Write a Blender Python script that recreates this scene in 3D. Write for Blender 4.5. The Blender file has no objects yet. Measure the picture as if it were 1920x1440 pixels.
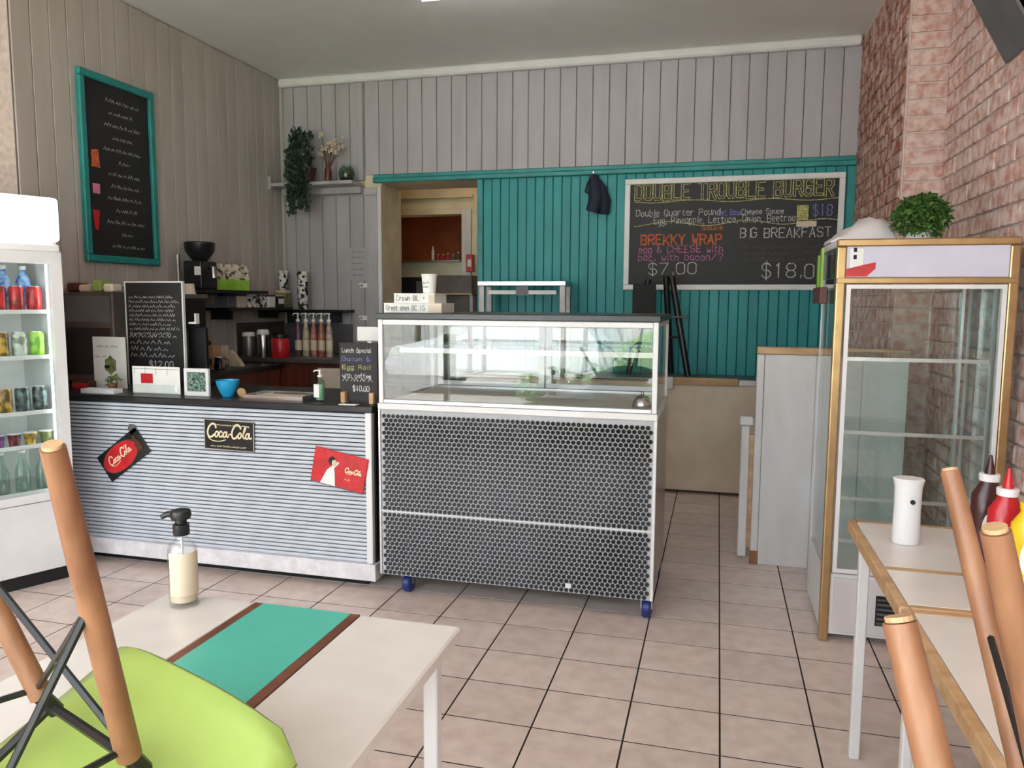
import bpy, bmesh, math, random
from mathutils import Vector, Matrix, Euler

random.seed(7)
PI = math.pi
sc = bpy.context.scene
COL = sc.collection

# ------------------------------------------------------------------ camera
F_PX, YAW, PITCH, ROLL, EYE = 1446.64, 0.259752, 0.105811, 0.005445, 1.40
_fw = Vector((-math.sin(YAW) * math.cos(PITCH), math.cos(YAW) * math.cos(PITCH), -math.sin(PITCH)))
_r0 = Vector((math.cos(YAW), math.sin(YAW), 0.0))
_u0 = _r0.cross(_fw)
_r = _r0 * math.cos(ROLL) + _u0 * math.sin(ROLL)
_u = _u0 * math.cos(ROLL) - _r0 * math.sin(ROLL)
EYE_P = Vector((0, 0, EYE))
cam_d = bpy.data.cameras.new('camera')
cam = bpy.data.objects.new('camera', cam_d)
COL.objects.link(cam)
cam_d.sensor_width = 36.0
cam_d.lens = 36.0 * F_PX / 1920.0
cam_d.clip_start = 0.02
cam.matrix_world = Matrix(((_r.x, _u.x, -_fw.x, 0), (_r.y, _u.y, -_fw.y, 0), (_r.z, _u.z, -_fw.z, EYE), (0, 0, 0, 1)))
sc.camera = cam

# ------------------------------------------------------------------ world, sun, exposure
world = bpy.data.worlds.new('sky')
sc.world = world
world.use_nodes = True
_bg = world.node_tree.nodes['Background']
_bg.inputs['Color'].default_value = (0.86, 0.93, 1.0, 1)
_bg.inputs['Strength'].default_value = 6.0
_sd = bpy.data.lights.new('sun', 'SUN')
_sd.energy = 110.0
_sd.angle = math.radians(3)
_sd.color = (1.0, 0.99, 0.98)
_so = bpy.data.objects.new('sun', _sd)
COL.objects.link(_so)
_so.rotation_euler = Vector((0.62, -0.42, -0.66)).to_track_quat('-Z', 'Y').to_euler()
# daylight portal across the shop front (guides sampling of the sky; gives off no light itself)
_pd = bpy.data.lights.new('shopfront_portal', 'AREA')
_pd.shape = 'RECTANGLE'; _pd.size = 5.2; _pd.size_y = 2.7
_pd.cycles.is_portal = True
_po = bpy.data.objects.new('shopfront_portal', _pd)
COL.objects.link(_po)
_po.location = (-1.5, -0.86, 1.6)
_po.rotation_euler = (PI / 2, 0, 0)
sc.view_settings.view_transform = 'Standard'
sc.view_settings.look = 'None'
sc.view_settings.gamma = 1.0
sc.view_settings.use_curve_mapping = False
sc.view_settings.exposure = 0.22
sc.cycles.transparent_max_bounces = 24
sc.cycles.caustics_reflective = False
sc.cycles.caustics_refractive = False


# ------------------------------------------------------------------ measuring helpers
def ray(px, py):
    return _fw + _r * ((px - 960) / F_PX) - _u * ((py - 720) / F_PX)
def at(px, py, Y):
    d = ray(px, py); return EYE_P + d * (Y / d.y)
def atx(px, py, X):
    d = ray(px, py); return EYE_P + d * (X / d.x)
def atz(px, py, z):
    d = ray(px, py); return EYE_P + d * ((z - EYE) / d.z)
def pix(P):
    v = Vector(P) - EYE_P; w = v.dot(_fw)
    return (960 + F_PX * v.dot(_r) / w, 720 - F_PX * v.dot(_u) / w, w)


# ------------------------------------------------------------------ materials
def srgb(r, g, b):
    f = lambda c: (c / 255) / 12.92 if c / 255 <= 0.04045 else ((c / 255 + 0.055) / 1.055) ** 2.4
    return (f(r), f(g), f(b), 1)
MATS = {}
def mat(name, col, rough=0.5, metal=0.0, var=0.06, scale=6.0, bump=0.0, col2=None, emit=0.0, stretch=None, rnd=0.0, spec=0.5, coat=0.0, lo=0.35, hi=0.65):
    m = bpy.data.materials.new(name); m.use_nodes = True
    nt = m.node_tree; n = nt.nodes; l = nt.links
    p = n['Principled BSDF']
    p.inputs['Roughness'].default_value = rough
    p.inputs['Metallic'].default_value = metal
    p.inputs['Specular IOR Level'].default_value = spec
    p.inputs['Coat Weight'].default_value = coat
    g = n.new('ShaderNodeNewGeometry')
    src = g.outputs['Position']
    if stretch:
        mp = n.new('ShaderNodeMapping'); mp.inputs['Scale'].default_value = stretch
        l.new(src, mp.inputs['Vector']); src = mp.outputs['Vector']
    nz = n.new('ShaderNodeTexNoise'); nz.inputs['Scale'].default_value = scale; nz.inputs['Detail'].default_value = 5
    l.new(src, nz.inputs['Vector'])
    c2 = col2 or tuple(max(0, c * (1 - var * 3)) for c in col[:3]) + (1,)
    c1 = col if col2 else tuple(min(1, c * (1 + var)) for c in col[:3]) + (1,)
    rp = n.new('ShaderNodeValToRGB')
    rp.color_ramp.elements[0].position = lo; rp.color_ramp.elements[0].color = c2
    rp.color_ramp.elements[1].position = hi; rp.color_ramp.elements[1].color = c1
    l.new(nz.outputs['Fac'], rp.inputs['Fac'])
    out = rp.outputs['Color']
    if rnd:
        oi = n.new('ShaderNodeObjectInfo'); mr = n.new('ShaderNodeMapRange')
        mr.inputs['To Min'].default_value = 1 - rnd; mr.inputs['To Max'].default_value = 1 + rnd
        l.new(oi.outputs['Random'], mr.inputs['Value'])
        hs = n.new('ShaderNodeHueSaturation'); l.new(mr.outputs['Result'], hs.inputs['Value']); l.new(out, hs.inputs['Color'])
        out = hs.outputs['Color']
    l.new(out, p.inputs['Base Color'])
    if emit:
        l.new(out, p.inputs['Emission Color']); p.inputs['Emission Strength'].default_value = emit
    if bump:
        b = n.new('ShaderNodeBump'); b.inputs['Strength'].default_value = bump; b.inputs['Distance'].default_value = 0.01
        l.new(nz.outputs['Fac'], b.inputs['Height']); l.new(b.outputs['Normal'], p.inputs['Normal'])
    MATS[name] = m
    return m
def glass(name, tint=(0.98, 0.99, 0.985, 1), ior=1.5, rough=0.0):
    m = bpy.data.materials.new(name); m.use_nodes = True
    nt = m.node_tree; n = nt.nodes; l = nt.links
    n.remove(n['Principled BSDF'])
    t = n.new('ShaderNodeBsdfTransparent'); t.inputs['Color'].default_value = tint
    g = n.new('ShaderNodeBsdfGlossy'); g.inputs['Roughness'].default_value = rough
    f = n.new('ShaderNodeLayerWeight'); f.inputs['Blend'].default_value = 0.5
    pw = n.new('ShaderNodeMath'); pw.operation = 'POWER'; pw.inputs[1].default_value = 5.0
    ml = n.new('ShaderNodeMath'); ml.operation = 'MULTIPLY_ADD'
    f0 = ((ior - 1) / (ior + 1)) ** 2
    ml.inputs[1].default_value = 1 - f0; ml.inputs[2].default_value = f0
    l.new(f.outputs['Facing'], pw.inputs[0]); l.new(pw.outputs[0], ml.inputs[0])
    x = n.new('ShaderNodeMixShader')
    l.new(ml.outputs[0], x.inputs[0]); l.new(t.outputs[0], x.inputs[1]); l.new(g.outputs[0], x.inputs[2])
    l.new(x.outputs[0], n['Material Output'].inputs['Surface'])
    MATS[name] = m
    return m

M_wall = mat('painted_boards', srgb(178, 173, 178), 0.55, var=0.03, scale=9, stretch=(1, 1, .15), rnd=0.03, col2=srgb(168, 163, 166))
M_wall_l = mat('painted_boards_side', srgb(190, 182, 176), 0.55, var=0.03, scale=9, stretch=(1, 1, .15), rnd=0.03, col2=srgb(180, 171, 164))
M_teal = mat('teal_paint', srgb(28, 144, 146), 0.5, scale=7, stretch=(1, 1, .2), rnd=0.05, col2=srgb(24, 132, 134))
M_teal_d = mat('teal_trim', srgb(32, 138, 136), 0.45, scale=7, col2=srgb(28, 122, 120))
M_joint = mat('dark_joint', srgb(132, 126, 126), 0.9)
M_teal_joint = mat('teal_joint', srgb(18, 112, 114), 0.9)
M_ceiling = mat('ceiling_white', srgb(235, 233, 228), 0.8, var=0.01)
M_plaster = mat('cream_plaster', srgb(222, 208, 182), 0.7, var=0.04)
M_tile = mat('floor_tile', srgb(228, 211, 202), 0.28, scale=14, col2=srgb(212, 193, 183), rnd=0.05, bump=0.02)
M_grout = mat('floor_grout', srgb(40, 28, 26), 0.9)
M_brick = mat('whitewashed_brick', srgb(224, 202, 194), 0.9, scale=20, col2=srgb(190, 138, 122), rnd=0.10, bump=0.5, lo=.34, hi=.60)
M_brick_red = mat('bare_brick', srgb(206, 176, 164), 0.9, scale=13, col2=srgb(150, 92, 74), rnd=0.12, bump=0.5, lo=.40, hi=.60)
M_mortar = mat('mortar', srgb(206, 190, 182), 0.95, scale=30, bump=0.3)
M_white = mat('white_paint', srgb(228, 226, 226), 0.4, var=0.02)
M_white_worn = mat('worn_white_paint', srgb(224, 222, 224), 0.45, scale=5, col2=srgb(206, 200, 198), stretch=(1, 1, .3))
M_cream = mat('cream_panel', srgb(226, 212, 194), 0.45, scale=4, col2=srgb(212, 196, 176))
M_marble = mat('white_skirting', srgb(232, 230, 234), 0.35, scale=20, col2=srgb(214, 210, 214))
M_slat = mat('silver_slat', srgb(202, 207, 216), 0.35, metal=0.0, var=0.02, scale=10, spec=0.6)
M_alu = mat('brushed_aluminium', srgb(215, 215, 216), 0.3, metal=0.9, var=0.02, scale=30)
M_steel = mat('stainless_steel', srgb(190, 188, 186), 0.25, metal=1.0, var=0.03, scale=20)
M_steel_d = mat('dull_steel', srgb(128, 124, 120), 0.4, metal=0.8, var=0.05, scale=12)
M_black = mat('black_plastic', srgb(22, 21, 22), 0.35, var=0.1)
M_black_top = mat('black_stone', srgb(18, 18, 21), 0.35, var=0.15, scale=40)
M_dark = mat('dark_recess', srgb(14, 13, 14), 0.7, var=0.1)
M_board = mat('chalkboard', srgb(24, 23, 25), 0.6, var=0.2, scale=3, col2=srgb(32, 30, 32))
M_gold = mat('brass_frame', srgb(184, 152, 108), 0.34, metal=0.75, var=0.04, scale=20)
M_header = mat('lilac_header', srgb(206, 204, 222), 0.5, var=0.02)
M_wood = mat('beech_dowel', srgb(152, 106, 74), 0.45, scale=5, stretch=(6, 6, .6), col2=srgb(124, 82, 55))
M_wood_y = mat('pale_timber', srgb(198, 164, 124), 0.5, scale=6, stretch=(1, 4, 4), col2=srgb(172, 134, 94))
M_wood_d = mat('mahogany', srgb(98, 46, 30), 0.4, scale=4, stretch=(6, 6, .5), col2=srgb(66, 28, 18))
M_wood_band = mat('walnut_band', srgb(124, 74, 52), 0.5, scale=9, col2=srgb(96, 54, 36))
M_table = mat('white_laminate', srgb(226, 220, 214), 0.3, var=0.015, scale=12)
M_teal_in = mat('teal_inlay', srgb(84, 184, 166), 0.35, var=0.01)
M_lime = mat('lime_plastic', srgb(146, 166, 82), 0.35, var=0.03)
M_penny = mat('black_penny_tile', srgb(16, 16, 18), 0.16, var=0.2, scale=60, rnd=0.1, coat=0.3)
M_pgrout = mat('white_grout', srgb(186, 186, 190), 0.85, var=0.03, scale=40)
M_glass = glass('clear_glass')
M_glass_g = glass('green_tint_glass', (0.95, 0.985, 0.975, 1))
M_glass_b = glass('bottle_glass', (0.75, 0.84, 0.80, 1))
M_red = mat('red_enamel', srgb(196, 32, 38), 0.35, var=0.08, scale=25)
M_chalk = mat('white_chalk', srgb(212, 208, 206), 0.9, scale=90, col2=srgb(130, 126, 126))
M_chalk_y = mat('yellow_chalk', srgb(206, 198, 128), 0.9, scale=90, col2=srgb(120, 114, 70))
M_chalk_o = mat('orange_chalk', srgb(222, 112, 60), 0.9, scale=90, col2=srgb(150, 64, 34))
M_chalk_p = mat('pink_chalk', srgb(206, 120, 170), 0.9, scale=90, col2=srgb(130, 66, 104))
M_chalk_b = mat('blue_chalk', srgb(128, 126, 200), 0.9, scale=90, col2=srgb(70, 68, 120))
M_chalk_f = mat('faded_chalk', srgb(96, 78, 74), 0.9, scale=60, col2=srgb(52, 44, 44))
M_print = mat('cream_print', srgb(228, 212, 176), 0.5, var=0.03)
M_ink = mat('black_ink', srgb(26, 24, 26), 0.6)
M_paper = mat('white_paper', srgb(236, 234, 230), 0.7, var=0.02)
M_leaf = mat('leaf_green', srgb(78, 118, 44), 0.5, scale=30, col2=srgb(40, 72, 26))
M_leaf_d = mat('dark_leaf', srgb(46, 66, 46), 0.5, scale=30, col2=srgb(26, 42, 30))
M_leaf_l = mat('pale_leaf', srgb(140, 150, 96), 0.5, scale=30, col2=srgb(92, 106, 58))
M_blue = mat('blue_glaze', srgb(44, 158, 208), 0.2, var=0.05)
M_navy = mat('navy_cloth', srgb(30, 34, 54), 0.85, scale=30)
M_blue_d = mat('blue_caster', srgb(24, 44, 116), 0.4)
M_green = mat('apple_green', srgb(140, 186, 60), 0.45)
M_yellow = mat('mustard_yellow', srgb(232, 196, 30), 0.35)
M_tom = mat('tomato_red', srgb(188, 24, 34), 0.3)
M_bbq = mat('barbecue_brown', srgb(62, 22, 20), 0.3)
M_light = mat('lit_panel', (1, 0.99, 0.95, 1), 0.5, var=0.0, emit=1.15)
M_led = mat('led_strip', (0.95, 1, 1, 1), 0.5, var=0.0, emit=9.0)
M_tube = mat('added_fill_tube', (1, 0.96, 0.96, 1), 0.5, var=0.0, emit=16.0)  # glow of the ceiling battens added for fill
M_kbrown = mat('kitchen_brown', srgb(150, 84, 48), 0.6, scale=3, col2=srgb(120, 60, 34))
M_grey = mat('grey_plastic', srgb(96, 94, 96), 0.5)
M_pink = mat('pink_label', srgb(220, 120, 160), 0.5)
M_amber = mat('amber_label', srgb(214, 196, 172), 0.5, var=0.04)
M_steel_br = mat('brown_grey_steel', srgb(92, 80, 74), 0.5, metal=0.3, var=0.1)  # darker brown-grey metal with slight mottling
M_asphalt = mat('asphalt', srgb(120, 118, 116), 0.9, scale=40)
M_pave = mat('pavement_concrete', srgb(190, 184, 176), 0.9, scale=10)
M_grass = mat('grass', srgb(104, 122, 80), 0.9, scale=20, col2=srgb(66, 86, 50))
M_car = mat('white_car_paint', srgb(240, 240, 240), 0.25, var=0.01, coat=0.6)
M_tyre = mat('tyre_rubber', srgb(26, 26, 27), 0.8)
M_carglass = mat('car_window', srgb(120, 150, 160), 0.08, var=0.02, spec=0.9)
M_bark = mat('bark', srgb(84, 66, 52), 0.9, scale=14)

# ------------------------------------------------------------------ mesh builder
class MB:
    def __init__(s): s.v = []; s.f = []
    def add(s, vs, fs):
        o = len(s.v); s.v += [Vector(v) for v in vs]; s.f += [tuple(i + o for i in f) for f in fs]; return s
    def box(s, x0, x1, y0, y1, z0, z1, M=None):
        vs = [Vector((x, y, z)) for z in (z0, z1) for y in (y0, y1) for x in (x0, x1)]
        if M is not None: vs = [M @ v for v in vs]
        return s.add(vs, [(0, 2, 3, 1), (4, 5, 7, 6), (0, 1, 5, 4), (2, 6, 7, 3), (0, 4, 6, 2), (1, 3, 7, 5)])
    def cbox(s, c, sz, M=None):
        return s.box(c[0] - sz[0] / 2, c[0] + sz[0] / 2, c[1] - sz[1] / 2, c[1] + sz[1] / 2, c[2] - sz[2] / 2, c[2] + sz[2] / 2, M)
    def cyl(s, p0, p1, r0, r1=None, n=14, caps=True):
        p0 = Vector(p0); p1 = Vector(p1); r1 = r0 if r1 is None else r1
        d = (p1 - p0).normalized()
        a = d.orthogonal().normalized(); b = d.cross(a)
        vs = []
        for p, r in ((p0, r0), (p1, r1)):
            for i in range(n):
                t = 2 * PI * i / n; vs.append(p + (a * math.cos(t) + b * math.sin(t)) * r)
        fs = [(i, (i + 1) % n, n + (i + 1) % n, n + i) for i in range(n)]
        if caps: fs += [tuple(reversed(range(n))), tuple(range(n, 2 * n))]
        return s.add(vs, fs)
    def tube(s, pts, r, n=8):
        pts = [Vector(p) for p in pts]
        vs = []; a = None
        for i, p in enumerate(pts):
            d = (pts[min(i + 1, len(pts) - 1)] - pts[max(i - 1, 0)]).normalized()
            a = d.orthogonal().normalized() if a is None else (a - d * a.dot(d)).normalized()
            b = d.cross(a); rr = r[i] if isinstance(r, (list, tuple)) else r
            for k in range(n):
                t = 2 * PI * k / n; vs.append(p + (a * math.cos(t) + b * math.sin(t)) * rr)
        m = len(pts)
        fs = [(i * n + k, i * n + (k + 1) % n, (i + 1) * n + (k + 1) % n, (i + 1) * n + k) for i in range(m - 1) for k in range(n)]
        fs += [tuple(reversed(range(n))), tuple(range((m - 1) * n, m * n))]
        return s.add(vs, fs)
    def lathe(s, prof, c=(0, 0, 0), n=24, sx=1.0, sy=1.0):
        c = Vector(c); vs = []
        for r, z in prof:
            for i in range(n):
                t = 2 * PI * i / n; vs.append(c + Vector((max(r, 1e-5) * sx * math.cos(t), max(r, 1e-5) * sy * math.sin(t), z)))
        m = len(prof)
        fs = [(i * n + k, i * n + (k + 1) % n, (i + 1) * n + (k + 1) % n, (i + 1) * n + k) for i in range(m - 1) for k in range(n)]
        fs += [tuple(reversed(range(n))), tuple(range((m - 1) * n, m * n))]
        return s.add(vs, fs)
    def prism(s, poly, h, O=(0, 0, 0), U=(1, 0, 0), V=(0, 1, 0)):
        O = Vector(O); U = Vector(U); V = Vector(V); N = U.cross(V).normalized() * h
        n = len(poly)
        vs = [O + U * a + V * b for a, b in poly]; vs += [v + N for v in vs]
        fs = [(i, (i + 1) % n, n + (i + 1) % n, n + i) for i in range(n)] + [tuple(reversed(range(n))), tuple(range(n, 2 * n))]
        return s.add(vs, fs)
    def ball(s, c, r, n=14, m=8, sq=(1, 1, 1)):
        c = Vector(c)
        prof = [(math.sin(PI * i / m), -math.cos(PI * i / m)) for i in range(m + 1)]
        o = MB().lathe([(a, b) for a, b in prof], n=n)
        return s.add([c + Vector((v.x * r * sq[0], v.y * r * sq[1], v.z * r * sq[2])) for v in o.v], o.f)
    def ribbon(s, pts, w, O, U, V):
        O = Vector(O); U = Vector(U).normalized(); V = Vector(V).normalized(); N = U.cross(V)
        for (a, b), (c, d) in zip(pts[:-1], pts[1:]):
            dx, dy = c - a, d - b; L = math.hypot(dx, dy)
            if L < 1e-7: continue
            ex, ey = dx / L * w * .45, dy / L * w * .45; nx, ny = -dy / L * w / 2, dx / L * w / 2
            q = [(a - ex + nx, b - ey + ny), (a - ex - nx, b - ey - ny), (c + ex - nx, d + ey - ny), (c + ex + nx, d + ey + ny)]
            lift = N * ((len(s.f) % 37) * 1.3e-5)
            s.add([O + U * p + V * t + lift for p, t in q], [(0, 1, 2, 3)])
        return s
    def build(s, name, m, parent=None, bevel=0.0, smooth=None, seg=1, kind=None, label=None):
        me = bpy.data.meshes.new(name)
        me.from_pydata([tuple(v) for v in s.v], [], s.f)
        bm = bmesh.new(); bm.from_mesh(me)
        if smooth is not None or bevel: bmesh.ops.remove_doubles(bm, verts=bm.verts, dist=1e-6)
        bmesh.ops.recalc_face_normals(bm, faces=bm.faces)
        if bevel:
            es = [e for e in bm.edges if len(e.link_faces) == 2 and e.calc_face_angle(0) > 0.5]
            bmesh.ops.bevel(bm, geom=es, offset=bevel, segments=seg, profile=0.5, affect='EDGES', clamp_overlap=True)
        bm.to_mesh(me); bm.free()
        if smooth is not None:
            for p in me.polygons: p.use_smooth = True
            me.set_sharp_from_angle(angle=math.radians(smooth))
        me.materials.append(m)
        o = bpy.data.objects.new(name, me); COL.objects.link(o)
        if parent is not None: o.parent = parent
        if kind: o['kind'] = kind
        if label: o['label'] = label
        return o

ORD = ['first', 'second', 'third', 'fourth', 'fifth', 'sixth', 'seventh', 'eighth', 'ninth', 'tenth']
def tag(o, label, cat, group=None, kind=None):
    o['label'] = label; o['category'] = cat
    if group: o['group'] = group
    if kind: o['kind'] = kind
    return o
def thing(name, label, cat, loc=(0, 0, 0), rz=0.0, group=None, M=None):
    o = bpy.data.objects.new(name, None); COL.objects.link(o)
    o.empty_display_size = 0.05
    if M is not None: o.matrix_world = M
    else:
        o.location = loc; o.rotation_euler = (0, 0, rz)
    return tag(o, label, cat, group)
def struct(mb, name, m, label, parent=None, **k):
    o = mb.build(name, m, parent, **k)
    if parent is None:
        o['kind'] = 'structure'; o['label'] = label
    return o
def inst(src_mesh, name, loc, parent, rot=None, m=None):
    o = bpy.data.objects.new(name, src_mesh); COL.objects.link(o)
    o.location = loc
    if rot: o.rotation_euler = rot
    o.parent = parent
    return o
def mesh_of(mb, m, **k):
    o = mb.build('mesh_source', m, None, **k); me = o.data
    bpy.data.objects.remove(o); return me
def copy_tree(o, parent=None):
    c = o.copy(); COL.objects.link(c); c.parent = parent
    for ch in list(o.children): copy_tree(ch, c)
    return c

# ------------------------------------------------------------------ chalk lettering
GL = {'A': '00 26 40|12 32', 'B': '00 06 36 45 44 33 03|33 42 41 30 00', 'C': '45 36 16 05 01 10 30 41', 'D': '00 06 26 45 41 20 00', 'E': '40 00 06 46|03 33',
'F': '00 06 46|03 33', 'G': '45 36 16 05 01 10 30 41 43 23', 'H': '00 06|40 46|03 43', 'I': '20 26', 'J': '46 41 30 10 01', 'K': '00 06|46 02|13 40', 'L': '06 00 40',
'M': '00 06 23 46 40', 'N': '00 06 40 46', 'O': '10 01 05 16 36 45 41 30 10', 'P': '00 06 36 45 44 33 03', 'Q': '10 01 05 16 36 45 41 30 10|22 40', 'R': '00 06 36 45 44 33 03|23 40',
'S': '45 36 16 05 04 13 33 42 41 30 10 01', 'T': '06 46|26 20', 'U': '06 01 10 30 41 46', 'V': '06 20 46', 'W': '06 10 23 30 46', 'X': '00 46|06 40', 'Y': '06 23 46|23 20', 'Z': '06 46 00 40',
'0': '10 01 05 16 36 45 41 30 10', '1': '15 26 20', '2': '05 16 36 45 44 00 40', '3': '05 16 36 45 44 33 13|33 42 41 30 10 01', '4': '30 36 02 42', '5': '46 06 03 33 42 41 30 10 01',
'6': '36 15 03 01 10 30 41 42 33 13 02', '7': '06 46 10', '8': '13 04 05 16 36 45 44 33 13 02 01 10 30 41 42 33', '9': '43 33 13 04 05 16 36 45 43 20',
'$': '45 36 16 05 04 13 33 42 41 30 10 01|27 2z', '.': '10 11', '-': '13 33', '/': '00 46', '&': '40 05 16 25 02 01 10 20 42', '+': '13 33|22 24', '?': '05 16 36 45 22|20 21', ',': '10 0z', "'": '16 15',
'a': '34 14 03 01 10 20 32|34 30', 'b': '06 00 20 31 33 24 04', 'c': '33 24 14 03 01 10 20 31', 'd': '36 30 10 01 03 14 34', 'e': '02 32 33 24 14 03 01 10 30', 'f': '36 26 15 10|04 24',
'g': '34 14 03 01 10 30|34 3z 2w 0w', 'h': '06 00|03 14 24 33 30', 'i': '14 10|16 15', 'j': '24 2z 1w 0w|26 25', 'k': '06 00|34 02|12 30', 'l': '16 10', 'm': '00 04|03 14 23 20|23 34 43 40',
'n': '00 04|03 14 24 33 30', 'o': '10 01 03 14 24 33 31 20 10', 'p': '04 0w|04 24 33 31 20 00', 'q': '34 14 03 01 10 30|34 3w', 'r': '04 00|02 14 34', 's': '33 24 14 03 12 22 31 20 10 01',
't': '15 11 20 30|04 34', 'u': '04 01 10 20 31|34 30', 'v': '04 10 34', 'w': '04 10 22 30 44', 'x': '04 30|34 00', 'y': '04 12|34 0w', 'z': '04 34 00 30'}
def letter_lines(txt, h, jit=0.0, adv=5.6, slant=0.0, low=4.6):
    out = []; x = 0; rn = random.Random(len(txt) * 31 + 5); s = h / 6.0
    num = {'z': -1, 'w': -2}
    for ch in txt:
        if ch == ' ': x += adv * .75; continue
        if ch in GL:
            jy = rn.uniform(-jit, jit)
            for st in GL[ch].split('|'):
                pts = []
                for p in st.split():
                    yy = num.get(p[1]); yy = int(p[1]) if yy is None else yy
                    pts.append(((x + int(p[0]) + slant * yy) * s, (yy + jy) * s))
                out.append(pts)
        x += (2.6 if ch in "il.,'I" else (low if ch.islower() else adv))
    return out, x * s
def write(mb, txt, O, U, V, h, w, jit=0.3, width=None, slant=0.0, centre=False):
    ls, L = letter_lines(txt, h, jit, slant=slant)
    k = width / L if width else 1.0
    off = -L * k / 2 if centre else 0
    for st in ls: mb.ribbon([(a * k + off, b) for a, b in st], w, O, U, V)
def smooth_line(P, sub=5):
    if len(P) < 3: return P
    out = []
    for i in range(len(P) - 1):
        p0, p1, p2, p3 = P[max(i - 1, 0)], P[i], P[i + 1], P[min(i + 2, len(P) - 1)]
        for k in range(sub):
            t = k / sub
            out.append(tuple(0.5 * (2 * b + (c - a) * t + (2 * a - 5 * b + 4 * c - d) * t * t + (3 * b - a - 3 * c + d) * t ** 3) for a, b, c, d in zip(p0, p1, p2, p3)))
    out.append(P[-1]); return out
def loop_line(cx, cy, rx, ry, sl=.25, n=14):
    return [(cx + rx * math.cos(2 * PI * i / n) + sl * ry * math.sin(2 * PI * i / n), cy + ry * math.sin(2 * PI * i / n)) for i in range(n + 1)]
SCRIPT = [
 ([(2.3, 2.5), (2.1, 3.1), (1.4, 3.2), (.7, 2.6), (.3, 1.7), (.35, .9), (.8, .45), (1.4, .6), (1.9, 1.0)], 1.5),
 ([(.4, .8), (.6, .2), (1.6, -.3), (3.2, -.35), (4.7, .05)], .7),
 (loop_line(2.5, 1.1, .36, .55), 1.2),
 ([(3.85, 1.5), (3.6, 1.75), (3.25, 1.5), (3.1, 1.0), (3.3, .6), (3.7, .65), (4.0, 1.0)], 1.2),
 (loop_line(4.5, 1.1, .36, .55), 1.2), ([(5.05, 1.7), (4.95, .9), (5.15, .6), (5.4, .8)], 1.1),
 ([(5.45, 1.15), (6.0, 1.25)], 1.0),
 ([(8.4, 2.6), (8.1, 3.15), (7.4, 3.3), (6.7, 2.6), (6.3, 1.7), (6.3, .9), (6.7, .45), (7.2, .6), (7.6, 1.0)], 1.5),
 ([(7.3, 3.25), (8.2, 2.95), (9.2, 3.15), (10.4, 3.0)], .7),
 (loop_line(8.15, 1.1, .36, .55), 1.2),
 ([(8.8, 1.0), (9.5, 2.3), (9.65, 2.8), (9.35, 2.7), (9.05, 1.6), (9.05, .8), (9.25, .6), (9.5, .8)], 1.0),
 (loop_line(10.0, 1.1, .36, .55), 1.2), ([(10.55, 1.7), (10.45, .9), (10.65, .6), (11.0, .8)], 1.1)]
def script_logo(mb, O, U, V, width, w):
    s = width / 11.0
    for pts, k in SCRIPT:
        mb.ribbon([(a * s, b * s * 1.05) for a, b in smooth_line(pts, 4)], w * k, O, U, V)
def squiggles(mb, O, U, V, width, h, w, seed, gap=.012):
    rn = random.Random(seed); x = 0
    while x < width:
        L = rn.uniform(.02, .06); n = max(2, int(L / (h * .45)))
        if x + L > width: break
        mb.ribbon([(x + L * i / n, (h if i % 2 else 0) * rn.uniform(.4, 1)) for i in range(n + 1)], w, O, U, V)
        x += L + gap

# ================================================================== THE ROOM
XL, XLB, XR, XRR, YB, YF, ZC = -3.753, -4.15, 1.15, 0.945, 6.20, -0.90, 3.30
YSTEP_R, YSTEP_L = 4.70, 3.50
DX0, DX1, DZ = -2.81, -1.94, 2.40          # doorway in the back wall

# floor slab and tiles
floor = struct(MB().box(XLB - .2, XR + .2, YF, 8.9, -.12, -.0014), 'floor', M_grout, 'beige tiled floor with dark grout lines')
TX, TY = 0.302, 0.2575
tile_me = mesh_of(MB().box(.0032, TX - .0032, .0036, TY - .0036, -.005, 0), M_tile)
rest = MB()
i0, i1 = int((XLB - .05) / TX) - 1, int((XR - .05) / TX) + 1
tiles = []
for i in range(i0, i1 + 1):
    for j in range(-17, 12):
        x, y = 0.049 + i * TX, 3.388 + j * TY
        if x < XLB or x + TX > XR + .06 or y < YF or y + TY > YB + .06: continue
        tiles.append((x, y))
def seen_rank(t):
    c = pix((t[0] + TX / 2, t[1] + TY / 2, 0))
    inview = c[2] > .2 and -60 < c[0] < 1980 and c[1] < 1500
    hid = (t[1] > 3.5 and t[0] < -.5) or (t[1] > 5.6)
    return (0 if inview and not hid else 1, abs(t[1] - 3.2))
tiles.sort(key=seen_rank)
for k, (x, y) in enumerate(tiles):
    if k < 300: inst(tile_me, 'tile', (x, y, 0), floor)
    else: rest.box(x + .0032, x + TX - .0032, y + .0036, y + TY - .0036, -.005, 0)
rest.build('outer_tiles', M_tile, floor, kind='stuff')

# ceiling, cornice
struct(MB().box(XLB - .2, XR + .2, YF - .2, YB + .5, ZC, ZC + .12), 'ceiling', M_ceiling, 'plain white ceiling')
struct(MB().box(XL + .02, XRR - .02, YB - .075, YB - .015, ZC - .07, ZC - .001), 'trim_1', M_white, 'white cornice along the top of the back wall', bevel=.012)

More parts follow.
